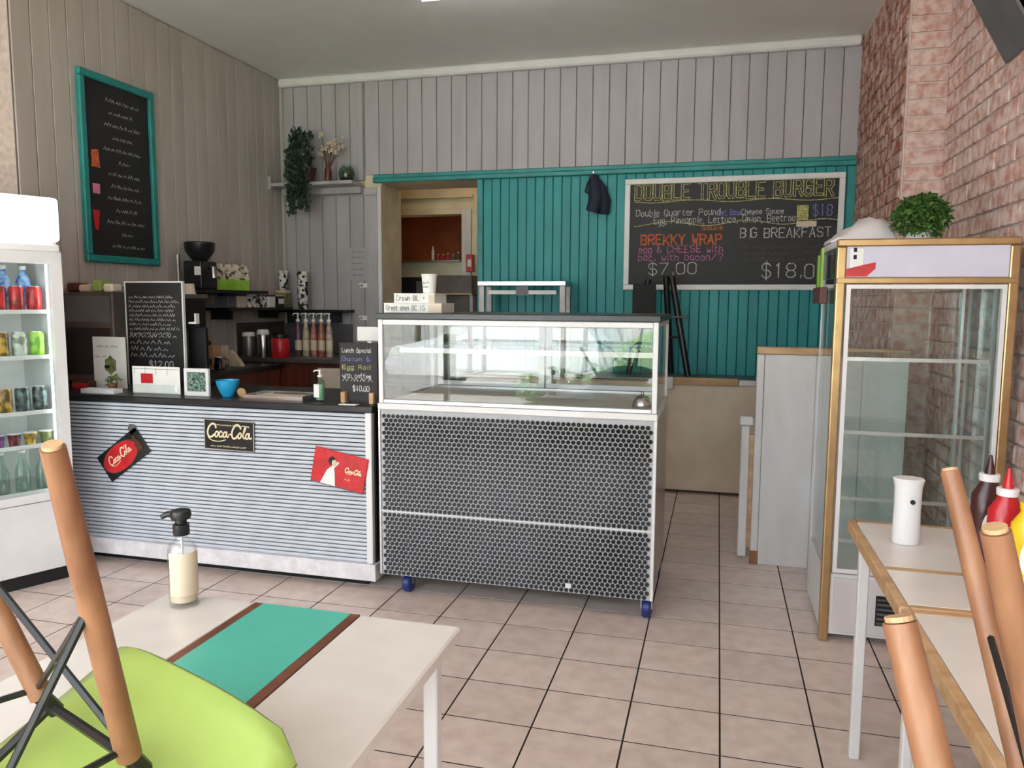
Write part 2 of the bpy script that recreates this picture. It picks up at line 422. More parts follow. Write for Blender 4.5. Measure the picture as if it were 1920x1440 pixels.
# back wall
wb = MB()
wb.box(XLB - .2, DX0, YB, YB + .42, 0, ZC).box(DX1, XR + .2, YB, YB + .42, 0, ZC).box(DX0, DX1, YB, YB + .42, DZ, ZC)
wall_back = struct(wb, 'wall_back', M_plaster, 'boarded back wall, pale grey above and teal below')
def boards(x0, x1, z0, z1, m, pitch, parent, mj):
    n = max(1, round((x1 - x0) / pitch)); p = (x1 - x0) / n
    me = mesh_of(MB().box(.0025, p - .0025, -.014, -.003, 0, z1 - z0), m, bevel=.003)
    for i in range(n): inst(me, 'board', (x0 + i * p, YB, z0), parent)
    MB().box(x0, x1, YB - .003, YB - .0005, z0, z1).build('board_backing', mj, parent)
boards(DX0 - .14, XRR, 2.47, ZC - .005, M_wall, .13, wall_back, M_joint)
boards(XL, DX0 - .145, 2.425, ZC - .005, M_wall, .13, wall_back, M_joint)
boards(XL, DX0 - .03, 0, 2.36, M_wall, .13, wall_back, M_joint)
boards(DX1 + .045, XRR - .07, .4, DZ, M_teal, .072, wall_back, M_teal_joint)
MB().box(DX0 - .06, XRR, YB - .045, YB - .002, 2.40, 2.436).build('rail', M_teal_d, wall_back, bevel=.005)
MB().box(DX0 - .06, XRR, YB - .028, YB - .002, 2.4365, 2.47).build('rail', M_teal_d, wall_back, bevel=.005)
MB().box(DX1 - .004, DX1 + .044, YB - .03, YB - .001, 0, 2.399).build('door_trim', M_teal_d, wall_back, bevel=.004)
MB().box(XRR - .069, XRR - .001, YB - .024, YB - .001, .4, 2.399).build('corner_trim', M_teal_d, wall_back, bevel=.004)
MB().box(DX0 - .03, DX0 + .006, YB - .024, YB - .001, 0, 2.37).build('door_trim', M_white_worn, wall_back, bevel=.004)
MB().box(DX0 - .20, DX0 - .15, YB - .035, YB - .016, 2.425, ZC - .005).build('cover_strip', M_wall, wall_back, bevel=.004)
MB().box(XL + .001, DX0 - .03, YB - .03, YB - .0145, 2.30, 2.36).build('panel_rail', M_wall, wall_back, bevel=.004)
MB().box(XL, XL + .035, YB - .036, YB - .0145, 0, ZC - .01).build('corner_strip', M_wall_l, wall_back, bevel=.006)

# left wall: boards at the rear, brick at the front
wall_left = struct(MB().box(XL - .25, XL - .004, YSTEP_L, YB, 0, ZC), 'wall_left', M_joint, 'boarded side wall in pale grey paint')
nb = 21; pb = (YB - YSTEP_L - .02) / nb
lb_me = mesh_of(MB().box(-.014, -.003, .0025, pb - .0025, 0, ZC - .005), M_wall_l, bevel=.003)
for i in range(nb): inst(lb_me, 'board', (XL + .012, YSTEP_L + .001 + i * pb, 0), wall_left)

BL, BH = .24, .086
brick_me = mesh_of(MB().box(.005, BL - .005, -.016, 0, .005, BH - .005), M_brick, bevel=.004)
brick_me_r = mesh_of(MB().box(.005, BL - .005, -.016, 0, .005, BH - .005), M_brick_red, bevel=.004)
def brickwork(wall, org, ang, length, keep, me, m_rest, limit):
    """bricks laid along local +x from org, facing local -y"""
    cand = []; R = Matrix.Rotation(ang, 4, 'Z')
    for c in range(int(ZC / BH)):
        x = -(BL / 2) * (c % 2)
        while x < length - .01:
            a, b = max(x, 0), min(x + BL, length)
            cand.append((a, b, c)); x += BL
    full = [q for q in cand if q[1] - q[0] > BL - .001]
    def rank(q):
        P = Vector(org) + R @ Vector(((q[0] + q[1]) / 2, 0, (q[2] + .5) * BH)); s = pix(P)
        return (0 if s[2] > .2 and -40 < s[0] < 1960 and -40 < s[1] < 1480 and keep(P) else 1, s[2])
    full.sort(key=rank)
    sel = [q for q in full if rank(q)[0] == 0][:limit]; ss = set(sel)
    for a, b, c in sel:
        o = inst(me, 'brick', Vector(org) + R @ Vector((a, random.uniform(-.003, .003), c * BH)), wall, rot=(0, 0, ang))
    r = MB(); Mx = Matrix.Translation(org) @ R
    for q in cand:
        if q in ss: continue
        r.box(q[0] + .005, q[1] - .005, -.015, 0, q[2] * BH + .005, q[2] * BH + BH - .005, Mx)
    r.build('further_bricks', m_rest, wall, kind='stuff')
wall_lf = struct(MB().box(XLB - .25, XLB + .005, YF, YSTEP_L, 0, ZC).box(XLB, XL - .004, YSTEP_L - .004, YSTEP_L - .001, 0, ZC), 'wall_left_front', M_mortar, 'reddish brick side wall behind the drinks fridge')
brickwork(wall_lf, (XLB, YF, 0), PI / 2, YSTEP_L - YF - .005, lambda P: P.z > 1.7, brick_me_r, M_brick_red, 60)

# right wall: bare brick rear pier, whitewashed brick nearer
wall_rr = struct(MB().box(XRR - .005, XRR + .5, YSTEP_R + .006, YB, 0, ZC), 'wall_right_rear', M_mortar, 'reddish bare brick pier beside the teal wall')
brickwork(wall_rr, (XRR, YB - .0305, 0), -PI / 2, YB - YSTEP_R - .05, lambda P: P.z > 1.0 and P.y < 6.1, brick_me_r, M_brick_red, 150)
wall_r = struct(MB().box(XR - .005, XR + .3, YF, YSTEP_R + .005, 0, ZC), 'wall_right', M_mortar, 'whitewashed brick side wall behind the glass fridge')
brickwork(wall_r, (XR, YSTEP_R - .01, 0), -PI / 2, YSTEP_R - YF - .01, lambda P: P.z > .4, brick_me, M_brick, 200)
nib = MB()
for c in range(38):
    nib.box(XRR + .004, XR - .004, YSTEP_R - .003, YSTEP_R + .0155, c * BH + .005, c * BH + BH - .005)
nib.build('return_bricks', M_brick, wall_r, kind='stuff')

# front: shop window behind the camera
wf = MB()
wf.box(XLB - .25, -4.0, YF - .2, YF, 0, ZC).box(1.0, XR + .3, YF - .2, YF, 0, ZC).box(-4.0, 1.0, YF - .2, YF, 2.95, ZC).box(-4.0, 1.0, YF - .2, YF, -.1, .30)
struct(wf, 'wall_front', M_plaster, 'shopfront wall around the street window')
for k in range(4):
    x0 = -4.0 + k * 1.25; x1 = x0 + 1.25
    fr = MB()
    fr.box(x0, x0 + .025, YF - .14, YF - .08, .30, 2.95).box(x1 - .025, x1, YF - .14, YF - .08, .30, 2.95).box(x0 + .025, x1 - .025, YF - .14, YF - .08, .30, .34).box(x0 + .025, x1 - .025, YF - .14, YF - .08, 2.91, 2.95)
    w = struct(fr, 'window_%d' % (k + 1), M_alu, 'tall street window in a thin metal frame')
    MB().box(x0 + .025, x1 - .025, YF - .113, YF - .107, .34, 2.91).build('pane', M_glass, w)

# kitchen seen through the doorway
YK = 7.45
kh0, kh1 = at(742, 405, YK), at(867, 491, YK)
kw = MB()
kw.box(-4.2, kh0.x, YK, YK + .15, 0, ZC).box(kh1.x, -.5, YK, YK + .15, 0, ZC).box(kh0.x, kh1.x, YK, YK + .15, 0, kh1.z).box(kh0.x, kh1.x, YK, YK + .15, kh0.z, ZC)
wall_k = struct(kw, 'wall_kitchen', M_plaster, 'cream kitchen wall with a serving hatch')
fr = MB()
fr.box(kh1.x, kh1.x + .10, YK - .03, YK - .001, kh1.z - .14, kh0.z + .05)
fr.build('hatch_frame', M_white_worn, wall_k, bevel=.004)
MB().box(kh0.x - .3, kh1.x, YK - .025, YK - .001, kh0.z, kh0.z + .06).build('hatch_frame', M_plaster, wall_k, bevel=.004)
MB().box(kh0.x - .3, kh1.x + .12, YK - .04, YK - .001, kh0.z + .16, kh0.z + .19).build('picture_rail', M_plaster, wall_k, bevel=.004)
struct(MB().box(-4.4, -4.2, YB + .42, 8.9, 0, ZC).box(-.5, -.3, YB + .42, 8.9, 0, ZC).box(-4.2, -.5, 8.7, 8.9, 0, ZC).box(-4.4, -.3, YB + .5, 8.9, ZC, ZC + .1), 'wall_kitchen_rear', M_kbrown, 'brown walls of the room beyond the hatch')
_kl = bpy.data.lights.new('kitchen_lamp', 'POINT'); _kl.energy = 3.5; _kl.color = (1, .78, .5); _kl.shadow_soft_size = .12
_ko = bpy.data.objects.new('kitchen_lamp', _kl); COL.objects.link(_ko); _ko.location = (-2.4, 6.95, 2.9)
_kl = bpy.data.lights.new('back_room_lamp', 'POINT'); _kl.energy = 1.4; _kl.color = (1, .55, .25); _kl.shadow_soft_size = .1
_ko = bpy.data.objects.new('back_room_lamp', _kl); COL.objects.link(_ko); _ko.location = (-3.2, 8.1, 1.95)

# ceiling battens added as fill light for the back of the room
for k, (x, y) in enumerate(((-2.2, 2.3), (-1.2, 4.6))):
    t = thing('added_fill_batten', ['added fill light batten on the ceiling above the counter queue', 'added fill light batten on the ceiling behind the counters'][k], 'fill light', (x, y, ZC), 0, 'added fill battens')
    MB().box(-.62, .62, -.05, .05, -.05, -.001).build('housing', M_white, t, bevel=.006)
    MB().cyl((-.6, 0, -.07), (.6, 0, -.07), .016).build('tube', M_tube, t, smooth=40)

# ================================================================== THE STREET (seen in the chiller glass)
struct(MB().box(-30, 30, -4.0, YF - .2, -.3, -.10), 'pavement', M_pave, 'pale concrete footpath outside')
struct(MB().box(-30, 30, -12, -4.0, -.4, -.20), 'road', M_asphalt, 'grey asphalt road outside')
struct(MB().box(-60, -3.6, -60, -12.001, -.4, -.19), 'car_park', M_asphalt, 'grey asphalt car park across the road')
struct(MB().box(-3.6, 60, -60, -12, -.4, -.18), 'ground', M_grass, 'green grass verge across the road')
car = thing('parked_car', 'white hatchback parked across the street', 'car', (-3.7, -8.2, -.20))
body = [(-1.85, .32), (-1.9, .55), (-1.75, .82), (-.95, .98), (-.3, 1.42), (.95, 1.48), (1.55, 1.35), (1.85, .95), (1.9, .5), (1.82, .32)]
MB().prism(body, -1.66, (0, .83, 0), (1, 0, 0), (0, 0, 1)).build('body', M_car, car, bevel=.06, seg=2, smooth=35)
for sy in (1, -1):
    y = sy * .836
    MB().prism([(-.72, .98), (-.25, 1.34), (.28, 1.38), (.28, .98)], .012 * -sy, (0, y, 0), (1, 0, 0), (0, 0, 1)).build('window', M_carglass, car)
    MB().prism([(.36, .98), (.36, 1.38), (.95, 1.40), (1.35, 1.05), (1.3, .98)], .012 * -sy, (0, y, 0), (1, 0, 0), (0, 0, 1)).build('window', M_carglass, car)
    for sx in (-1.2, 1.2):
        w = MB().cyl((sx, sy * .66, .31), (sx, sy * .85, .31), .31, n=24).build('wheel', M_tyre, car, bevel=.02, smooth=40)
        MB().cyl((sx, sy * .845, .31), (sx, sy * .86, .31), .18, n=20).build('hub_cap', M_alu, w)
    MB().ball((-.62, sy * .93, 1.0), .09, sq=(1, .9, .7)).build('mirror', M_car, car, smooth=60)
    MB().box(.05, .2, min(y, y + sy * .03), max(y, y + sy * .03), .86, .89).build('door_handle', M_alu, car)
def leaf_cloud(n, c, rad, size, seed, zmin=None, hollow=.55):
    rn = random.Random(seed); mb = MB()
    for _ in range(n):
        while True:
            p = Vector((rn.uniform(-1, 1), rn.uniform(-1, 1), rn.uniform(-1, 1)))
            if hollow < p.length < 1: break
        P = Vector((c[0] + p.x * rad[0], c[1] + p.y * rad[1], c[2] + p.z * rad[2]))
        if zmin is not None and P.z < zmin: P.z = zmin + rn.random() * size
        L = size * rn.uniform(.7, 1.3)
        R = Euler((rn.uniform(-1, 1), rn.uniform(-1, 1), rn.uniform(0, 6.3))).to_matrix()
        vs = [P + R @ Vector(q) * L for q in ((0, 0, 0), (.5, .32, .1), (1.1, 0, -.05), (.5, -.32, .1))]
        mb.add(vs, [(0, 1, 2), (0, 2, 3)])
    return mb
for k, (x, y, h, r, lab) in enumerate(((-11.5, -22, 6.0, 2.0, 'leafy street tree left of the parked car'), (-1.6, -17, 5.0, 1.6, 'leafy street tree right behind the parked car'), (3.4, -16, 5.5, 1.9, 'leafy street tree far right across the road'))):
    t = thing('street_tree', lab, 'tree', (x, y, -.18), 0, 'trees across the street')
    MB().tube([(0, 0, 0), (.08, .05, h * .35), (-.05, 0, h * .7)], [.14, .11, .06]).build('trunk', M_bark, t, smooth=60)
    leaf_cloud(900, (0, 0, h * .75), (r, r, r * .9), .28, 50 + k, hollow=.3).build('foliage', M_leaf, t)
for k in range(5):
    t = thing('verge_shrub', 'low green kerbside shrub outside the shop, %s from the left' % ORD[k], 'shrub', (-2.7 + k * .76, -5.2, -.20), 0, 'kerbside shrubs')
    leaf_cloud(330, (0, 0, .22), (.36, .3, .25), .10, 80 + k, hollow=.2, zmin=.02).build('foliage', M_leaf, t)
    MB().cyl((0, 0, 0), (0, 0, .22), .02).build('stem', M_bark, t)

# ================================================================== DISPLAY CHILLER
CX0, CX1, CY0, CY1 = -1.530, -.240, 3.32, 4.02
ch = thing('display_chiller', 'glass display chiller with a black penny-tiled front on blue casters', 'display chiller', (0, 0, 0))
MB().box(CX0 + .01, CX1, CY0 + .014, CY1, .10, .895).build('cabinet', M_steel, ch, bevel=.004)
front = MB().box(CX0, CX1 - .006, CY0 + .004, CY0 + .0139, .095, .895).build('front_panel', M_pgrout, ch)
def hexes(z0, z1):
    out = []; p = .0232; rh = p * .866; n = int((CX1 - CX0 - .02) / p); rows = int((z1 - z0) / rh)
    for j in range(rows):
        for i in range(n):
            x = CX0 + .013 + p / 2 + i * p + (p / 2 if j % 2 else 0)
            if x > CX1 - .016: continue
            out.append((x, z0 + rh / 2 + j * rh))
    return out
pen_me = mesh_of(MB().cyl((0, .004, 0), (0, -.0015, 0), .0099, n=10), M_penny)
allp = hexes(.405 + .007, .893) + hexes(.098, .405 - .003)
allp.sort(key=lambda q: (q[0] - .0) ** 2 * -1 if False else -q[0] + .0)
near = allp[:290]; far = allp[290:]
for x, z in near: inst(pen_me, 'penny_tile', (x, CY0, z), front)
fp = MB()
for x, z in far:
    fp.cyl((x, CY0 + .004, z), (x, CY0 - .0015, z), .0099, n=8)
fp.build('further_penny_tiles', M_penny, front, kind='stuff')
MB().box(-.628, -.602, CY0 - .004, CY0 - .0018, .118, .140).build('white_chip', M_white, ch)
MB().box(CX0, CX1 - .004, CY0 - .003, CY0 + .006, .4045, .4105).build('divider_strip', M_white, ch)
MB().box(CX1 - .0105, CX1 + .003, CY0 - .004, CY0 + .02, .095, .925).build('edge_trim', M_white, ch, bevel=.002)
MB().box(CX0 - .004, CX0 + .008, CY0 - .004, CY0 + .02, .095, .925).build('edge_trim', M_alu, ch, bevel=.002)
MB().box(CX0 - .004, CX1 + .004, CY0 - .008, CY1, .896, .925).build('deck_frame', M_white, ch, bevel=.003)
# glass case
ZT = 1.318
for x in (CX0 + .012, CX1 - .012):
    for y in (CY0 + .008, CY1 - .02):
        MB().box(x - .011, x + .011, y - .011, y + .011, .926, ZT).build('corner_post', M_white, ch, bevel=.002)
for (a, b, c, d) in ((CX0 + .024, CX1 - .024, CY0 - .002, CY0 + .018), (CX0 + .024, CX1 - .024, CY1 - .03, CY1 - .01)):
    MB().box(a, b, c, d, ZT - .026, ZT - .001).build('top_bar', M_white, ch, bevel=.002)
    MB().box(a, b, c, d, .926, .944).build('bottom_bar', M_alu, ch, bevel=.002)
for x in (CX0 + .012, CX1 - .012):
    MB().box(x - .008, x + .008, CY0 + .02, CY1 - .032, ZT - .024, ZT - .001).build('side_bar', M_white, ch, bevel=.002)
MB().box(CX0 + .024, CX1 - .024, CY0 + .004, CY0 + .010, .945, ZT - .027).build('front_glass', M_glass, ch)
for x in (CX0 + .010, CX1 - .010):
    MB().box(x - .003, x + .003, CY0 + .020, CY1 - .032, .927, ZT - .025).build('side_glass', M_glass, ch)
MB().box(CX0 - .006, CX1 + .008, CY0 - .012, CY1, ZT, ZT + .028).build('top_panel', M_black_top, ch, bevel=.003)
MB().box(CX0 + .03, CX1 - .03, CY0 + .05, CY1 - .05, .926, .932).build('inner_deck', M_cream, ch)
MB().box(CX0 + .03, CX1 - .03, CY0 + .012, CY0 + .05, .926, .936).build('air_grille', M_dark, ch)
sh = MB().box(CX0 + .026, CX1 - .026, CY0 + .20, CY1 - .05, 1.160, 1.168).build('glass_shelf', M_glass_g, ch)
MB().box(CX0 + .026, CX1 - .026, CY0 + .190, CY0 + .1995, 1.152, 1.176).build('shelf_edge', M_white, sh)
for x in ((CX0 + CX1) / 2 - .30, (CX0 + CX1) / 2 + .31):
    d = MB().box(x - .3, x - .27, CY1 - .026, CY1 - .012, .946, ZT - .027).box(x + .27, x + .3, CY1 - .026, CY1 - .012, .946, ZT - .027).box(x - .27, x + .27, CY1 - .026, CY1 - .012, .946, .970).box(x - .27, x + .27, CY1 - .026, CY1 - .012, ZT - .05, ZT - .027).build('sliding_door', M_white, ch)
    MB().box(x - .268, x + .268, CY1 - .021, CY1 - .017, .972, ZT - .052).build('door_glass', M_glass, d)
for x in (CX0 + .12, CX1 - .028):
    for y in (CY0 + .055, CY1 - .09):
        c = MB().cyl((x - .019, y, .046), (x + .019, y, .046), .046, n=20).build('caster', M_blue_d, ch, bevel=.006, smooth=40)
        MB().box(x - .026, x + .026, y - .02, y + .02, .0925, .0995).box(x - .026, x - .021, y - .012, y + .012, .04, .0924).box(x + .021, x + .026, y - .012, y + .012, .04, .0924).build('fork', M_steel, c)
cl = thing('serving_dome', 'small silver dome standing in the corner of the chiller case', 'dome', tuple(atz(1204, 764, .934))[:2] + (.9325,))
MB().lathe([(.045, 0), (.047, .004), (.042, .03), (.026, .052), (.005, .06)], n=20).build('dome', M_steel, cl, smooth=50)
MB().ball((0, 0, .066), .008).build('knob', M_steel, cl, smooth=60)

# on top of the chiller
ZTOP = ZT + .0285
def pbox(name, lab, x0, x1, y0, y1, z0, z1, txt, side_from):
    t = thing(name, lab, 'box', ((x0 + x1) / 2, (y0 + y1) / 2, z0), 0, 'paper boxes on the chiller')
    w = (x1 - x0) / 2; d = (y1 - y0) / 2
    MB().box(-w, w, -d, d, 0, z1 - z0 - .006).build('carton', M_paper, t, bevel=.001)
    MB().box(-w - .001, w + .001, -d - .001, d + .001, z1 - z0 - .006, z1 - z0).build('lid', M_paper, t, bevel=.001)
    MB().box(side_from - (x0 + x1) / 2, w, -d - .0014, -d - .0008, .002, z1 - z0 - .008).build('end_label', M_amber, t)
    mb = MB(); write(mb, txt, (-w + .012, -d - .0018, .012), (1, 0, 0), (0, 0, 1), (z1 - z0) * .5, .0026, width=side_from - x0 - .025)
    mb.build('lettering', M_grey, t)
YBX = 3.45
b0, b1 = at(720, 586, YBX), at(828, 568, YBX); s1 = at(803, 575, YBX).x
hb = at(720, 567, YBX).z - at(720, 585, YBX).z
pbox('carton_box', 'wide white carton lettered in grey, bottom of the pair on the chiller', b0.x, b1.x, YBX, YBX + .18, ZTOP, ZTOP + hb, 'Great ones BC 15', s1)
c0, c1 = at(738, 560, YBX), at(814, 560, YBX)
pbox('carton_box', 'shorter white carton lettered in grey, stacked on the wide carton', c0.x, c1.x, YBX + .005, YBX + .17, ZTOP + hb + .0005, ZTOP + 2 * hb, 'Crown BL +', at(803, 560, YBX).x)
q0, q1 = at(791, 553, YBX + .06), at(819, 517, YBX + .06)
t = thing('paper_cup', 'white paper coffee cup standing on the cartons', 'cup', ((q0.x + q1.x) / 2, YBX + .06, ZTOP + 2 * hb + .0005))
rr = (q1.x - q0.x) / 2; hh = q1.z - q0.z
MB().lathe([(rr * .78, 0), (rr * .97, hh * .94), (rr * 1.03, hh * .95), (rr * 1.03, hh), (rr * .94, hh), (rr * .75, .004)], n=24).build('cup', M_paper, t, smooth=40)
mb = MB()
for k in range(3):
    z = hh * (.30 + .2 * k); a = -PI / 2 - .5
    squiggles(mb, (-rr * .5, -rr * .97, z), (1, 0, 0), (0, 0, 1), rr * .9, .010, .002, 3 + k, .004)
mb.build('print', M_grey, t)

# ================================================================== SLATTED COUNTER
LX0, LX1, LY = -3.62, -1.578, 3.335
co = thing('slatted_counter', 'service counter clad in silver horizontal slats with a white skirting', 'counter', (0, 0, 0))
MB().box(LX0, LX1 - .004, LY + .02, LY + .62, .13, .872).build('carcass', M_dark, co)
ns = 36; z0s, z1s = .132, .868; ps = (z1s - z0s) / ns
sl_me = mesh_of(MB().prism([(0, 0), (-.010, .0015), (-.012, ps * .5), (-.0095, ps - .0050), (0, ps - .0040)], LX1 - LX0 - .034, (0, 0, 0), (0, 1, 0), (0, 0, 1)), M_slat)
for i in range(ns): inst(sl_me, 'slat', (LX0, LY + .0195, z0s + i * ps), co)
MB().box(LX1 - .033, LX1, LY - .002, LY + .03, .132, .872).build('end_trim', M_white, co, bevel=.003)
MB().box(LX0, LX1 + .018, LY - .016, LY + .62, .050, .131).build('skirting', M_marble, co, bevel=.003)
MB().box(LX0 + .05, LX1 - .06, LY + .07, LY + .58, 0, .0495).build('plinth', M_dark, co)
MB().box(LX0 - .02, LX1 + .012, LY - .012, LY + .64, .873, .905).build('worktop', M_black_top, co, bevel=.004)
MB().box(LX1 - .0035, LX1 + .006, LY + .031, LY + .61, .132, .872).build('end_panel', M_black, co)
ZK = .9055
YS = LY + .0065     # front face of the slats
def plate(name, lab, px, py, wpx, hpx, ang, m, y=YS):
    c = at(px, py, y); s = (at(px + 10, py, y).x - at(px, py, y).x) / 10
    t = thing(name, lab, 'sign', (c.x, y - .004, c.z))
    t.rotation_euler = (0, ang, 0)
    w, h = wpx * s / 2, hpx * s / 2
    MB().box(-w, w, -.004, .003, -h, h).build('plate', m, t, bevel=.002)
    return t, w, h
U, V = (1, 0, 0), (0, 0, 1)
# dark plaque, script lettering
t, w, h = plate('advertising_sign', 'small dark brown enamel sign with cream script lettering, upright on the slats', 431, 816, 93, 50, 0.02, M_black)
mb = MB()
for a, b, c, d in ((-w, w, -h, -h + .004), (-w, w, h - .004, h), (-w, -w + .004, -h, h), (w - .004, w, -h, h)): mb.box(a, b, -.0055, -.0041, c, d)
mb.build('border', M_alu, t)
mb = MB(); script_logo(mb, (-w * .90, -.0050, -h * .32), U, V, w * 1.8, .0062); mb.build('script', M_print, t)
mb = MB(); squiggles(mb, (-w * .74, -.0050, h * .62), U, V, w * 1.5, .009, .0018, 2, .006); squiggles(mb, (-w * .74, -.0050, -h * .80), U, V, w * 1.5, .009, .0018, 3, .006); mb.build('lettering', M_print, t)
# tilted oval sign
t, w, h = plate('advertising_sign', 'tilted black sign with a red oval and pale script, left on the slats', 233, 852, 92, 46, -0.62, M_black)
mb = MB(); mb.prism([(w * .80 * math.cos(a * PI / 14) - w * .12, h * .86 * math.sin(a * PI / 14)) for a in range(28)], .002, (0, -.0042, 0), U, V); mb.build('red_oval', M_red, t)
mb = MB(); mb.prism([(w * .86 * math.cos(a * PI / 14) - w * .12, h * .93 * math.sin(a * PI / 14)) for a in range(28)], .001, (0, -.0041, 0), U, V); mb.build('oval_rim', M_leaf_d, t)
mb = MB(); script_logo(mb, (-w * .66, -.0066, -h * .22), U, V, w * 1.08, .0045); mb.build('script', M_print, t)
mb = MB(); mb.prism([(w * .62, -h * .5), (w * .84, -h * .5), (w * .86, -h * .05), (w * .78, h * .25), (w * .77, h * .62), (w * .69, h * .62), (w * .68, h * .25), (w * .60, -h * .05)], .002, (0, -.0043, 0), U, V); mb.build('bottle_picture', M_wood_d, t)
mb = MB(); mb.prism([(w * .70, h * .72), (w * 1.0, h * .72), (w * 1.0, h * 1.18), (w * .86, h * 1.4), (w * .72, h * 1.2)], .005, (0, .001, 0), U, V); mb.build('hanger', M_grey, t)
# red sign with a picture
t, w, h = plate('advertising_sign', 'crooked red sign with a figure in white, right on the slats', 637, 881, 100, 62, 0.19, M_red, y=LY - .0035)
mb = MB(); mb.prism([(-w * .62, -h * .95), (-w * .05, -h * .95), (-w * .12, -h * .35), (-w * .18, h * .05), (-w * .02, h * .38), (-w * .10, h * .46), (-w * .30, h * .10), (-w * .44, -h * .15)], .0015, (0, -.0042, 0), U, V); mb.build('figure_picture', M_paper, t)
mb = MB(); mb.prism([(-w * .30 + .13 * w * math.cos(a * PI / 8), h * .42 + .24 * h * math.sin(a * PI / 8)) for a in range(16)], .0015, (0, -.0060, 0), U, V); mb.build('hair_picture', M_ink, t)
mb = MB(); mb.prism([(-w * .20 + .09 * w * math.cos(a * PI / 8), h * .34 + .19 * h * math.sin(a * PI / 8)) for a in range(16)], .0012, (0, -.0078, 0), U, V); mb.build('face_picture', M_amber, t)
mb = MB(); script_logo(mb, (w * .22, -.0050, -h * .05), U, V, w * .62, .0036); squiggles(mb, (w * .25, -.0050, -h * .45), U, V, w * .5, .010, .002, 4, .005); mb.build('script', M_print, t)
MB().box(-w, w, -.0046, -.0040, -h, -h + .006).build('lower_border', M_grey, t)

# ================================================================== LARGE WALL CHALKBOARD
y0 = YB - .0145
a, b = at(1173, 338, y0), at(1586, 546, y0)
bx0, bx1 = a.x, at(1586, 321, y0).x
bz1, bz0 = at(1380, 330, y0).z, at(1380, 544, y0).z
t = thing('wall_chalkboard', 'wide chalk menu board in a white frame on the teal wall', 'chalkboard', ((bx0 + bx1) / 2, y0, bz0))
W = (bx1 - bx0) / 2; Hh = bz1 - bz0; fw_ = .042
MB().box(-W + fw_, W - fw_, -.012, -.001, fw_, Hh - fw_).build('board', M_board, t)
for (p, q, r_, s_) in ((-W, W, 0, fw_), (-W, W, Hh - fw_, Hh), (-W, -W + fw_, fw_, Hh - fw_), (W - fw_, W, fw_, Hh - fw_)):
    MB().box(p, q, -.026, -.001, r_, s_).build('frame', M_white, t, bevel=.004)
def bp(px, py):
    v = at(px, py, y0 - .013); return (v.x - t.location.x, -.0128, v.z - bz0)
def line(txt, px, py, wpx, hpx, m, w=.006, name='lettering', dy=0.0):
    o = bp(px, py); s = 1 / 233.0
    mb = MB(); write(mb, txt, (o[0], o[1] - dy, o[2]), (1, 0, -.0), V, hpx * s, w, width=wpx * s)
    return mb.build(name, m, t)
line('DOUBLE TROUBLE BURGER', 1192, 375, 338, 27, M_chalk_y, .022)
line('DOUBLE TROUBLE BURGER', 1192, 375, 338, 27, M_board, .011, 'letter_fill', .0008)
for (py, amp, ph) in ((379, 2.2, 0), (421, 4.5, 2.0)):
    mb = MB(); pts = []
    for i in range(60):
        px = 1190 + i * 6.5; o = bp(px, py + amp * math.sin(i * .28 + ph) - (i * .12)); pts.append((o[0], o[2]))
    mb.ribbon(pts, .006, (0, -.0129, 0), U, V); mb.build('wavy_line', M_chalk_y, t)
line('Double Quarter Pound', 1193, 406, 150, 11, M_chalk, .005)
line('Beef, Bacon', 1345, 404, 42, 10, M_chalk_b, .005)
line('Cheese Sauce', 1390, 402, 72, 9, M_chalk, .005)
line('Egg, Pineapple, Lettuce, Onion, Beetroot', 1226, 420, 250, 12, M_chalk, .005)
line('$18', 1524, 404, 34, 18, M_chalk_b, .007)
line('BREKKY WRAP', 1202, 459, 145, 17, M_chalk_o, .011)
line('egg & CHEESE with', 1198, 474, 150, 12, M_chalk_p, .006)
line('bac. with bacon/?', 1197, 489, 152, 12, M_chalk_p, .006)
line('Sauce', 1316, 431, 38, 8, M_chalk_o, .005)
line('$7.00', 1216, 514, 90, 20, M_chalk, .007)
line('BIG BREAKFAST', 1388, 446, 152, 16, M_chalk, .007)
for k in range(3):
    o = bp(1392, 466 + k * 12); mb = MB(); squiggles(mb, o, U, V, .58, .03, .005, 20 + k); mb.build('faded_writing', M_chalk_f, t)
line('$18.00', 1428, 521, 112, 24, M_chalk, .008)
o = bp(1505, 400); MB().box(o[0] - .04, o[0] + .04, -.016, -.0125, o[2] - .05, o[2] + .06).build('note', M_chalk_y, t)
o = bp(1515, 412); MB().box(o[0] - .08, o[0] + .06, -.016, -.0125, o[2] - .05, o[2] - .01).build('note', M_amber, t)

# hanging dark apron bundle
a = at(1120, 322, YB - .06)
t = thing('hanging_apron', 'navy cloth bundle hanging from a hook on the teal wall', 'apron', (a.x, YB - .02, a.z - .33))
MB().tube([(-.03, -.05, .02), (.0, -.06, .12), (-.01, -.055, .22), (-.03, -.04, .30)], [.055, .06, .05, .02], n=10).build('cloth', M_navy, t, smooth=60)
MB().tube([(.06, -.045, -.0), (.065, -.05, .10), (.04, -.045, .2), (-.02, -.04, .30)], [.035, .045, .035, .018], n=10).build('strap_fold', M_navy, t, smooth=60)
MB().tube([(-.035, -.035, .30), (-.075, -.04, .24), (-.09, -.04, .18), (-.05, -.045, .16)], .010, n=8).build('tie', M_ink, t, smooth=60)
MB().cyl((-.03, .0055, .325), (-.03, -.05, .325), .008).build('hook', M_steel, t)

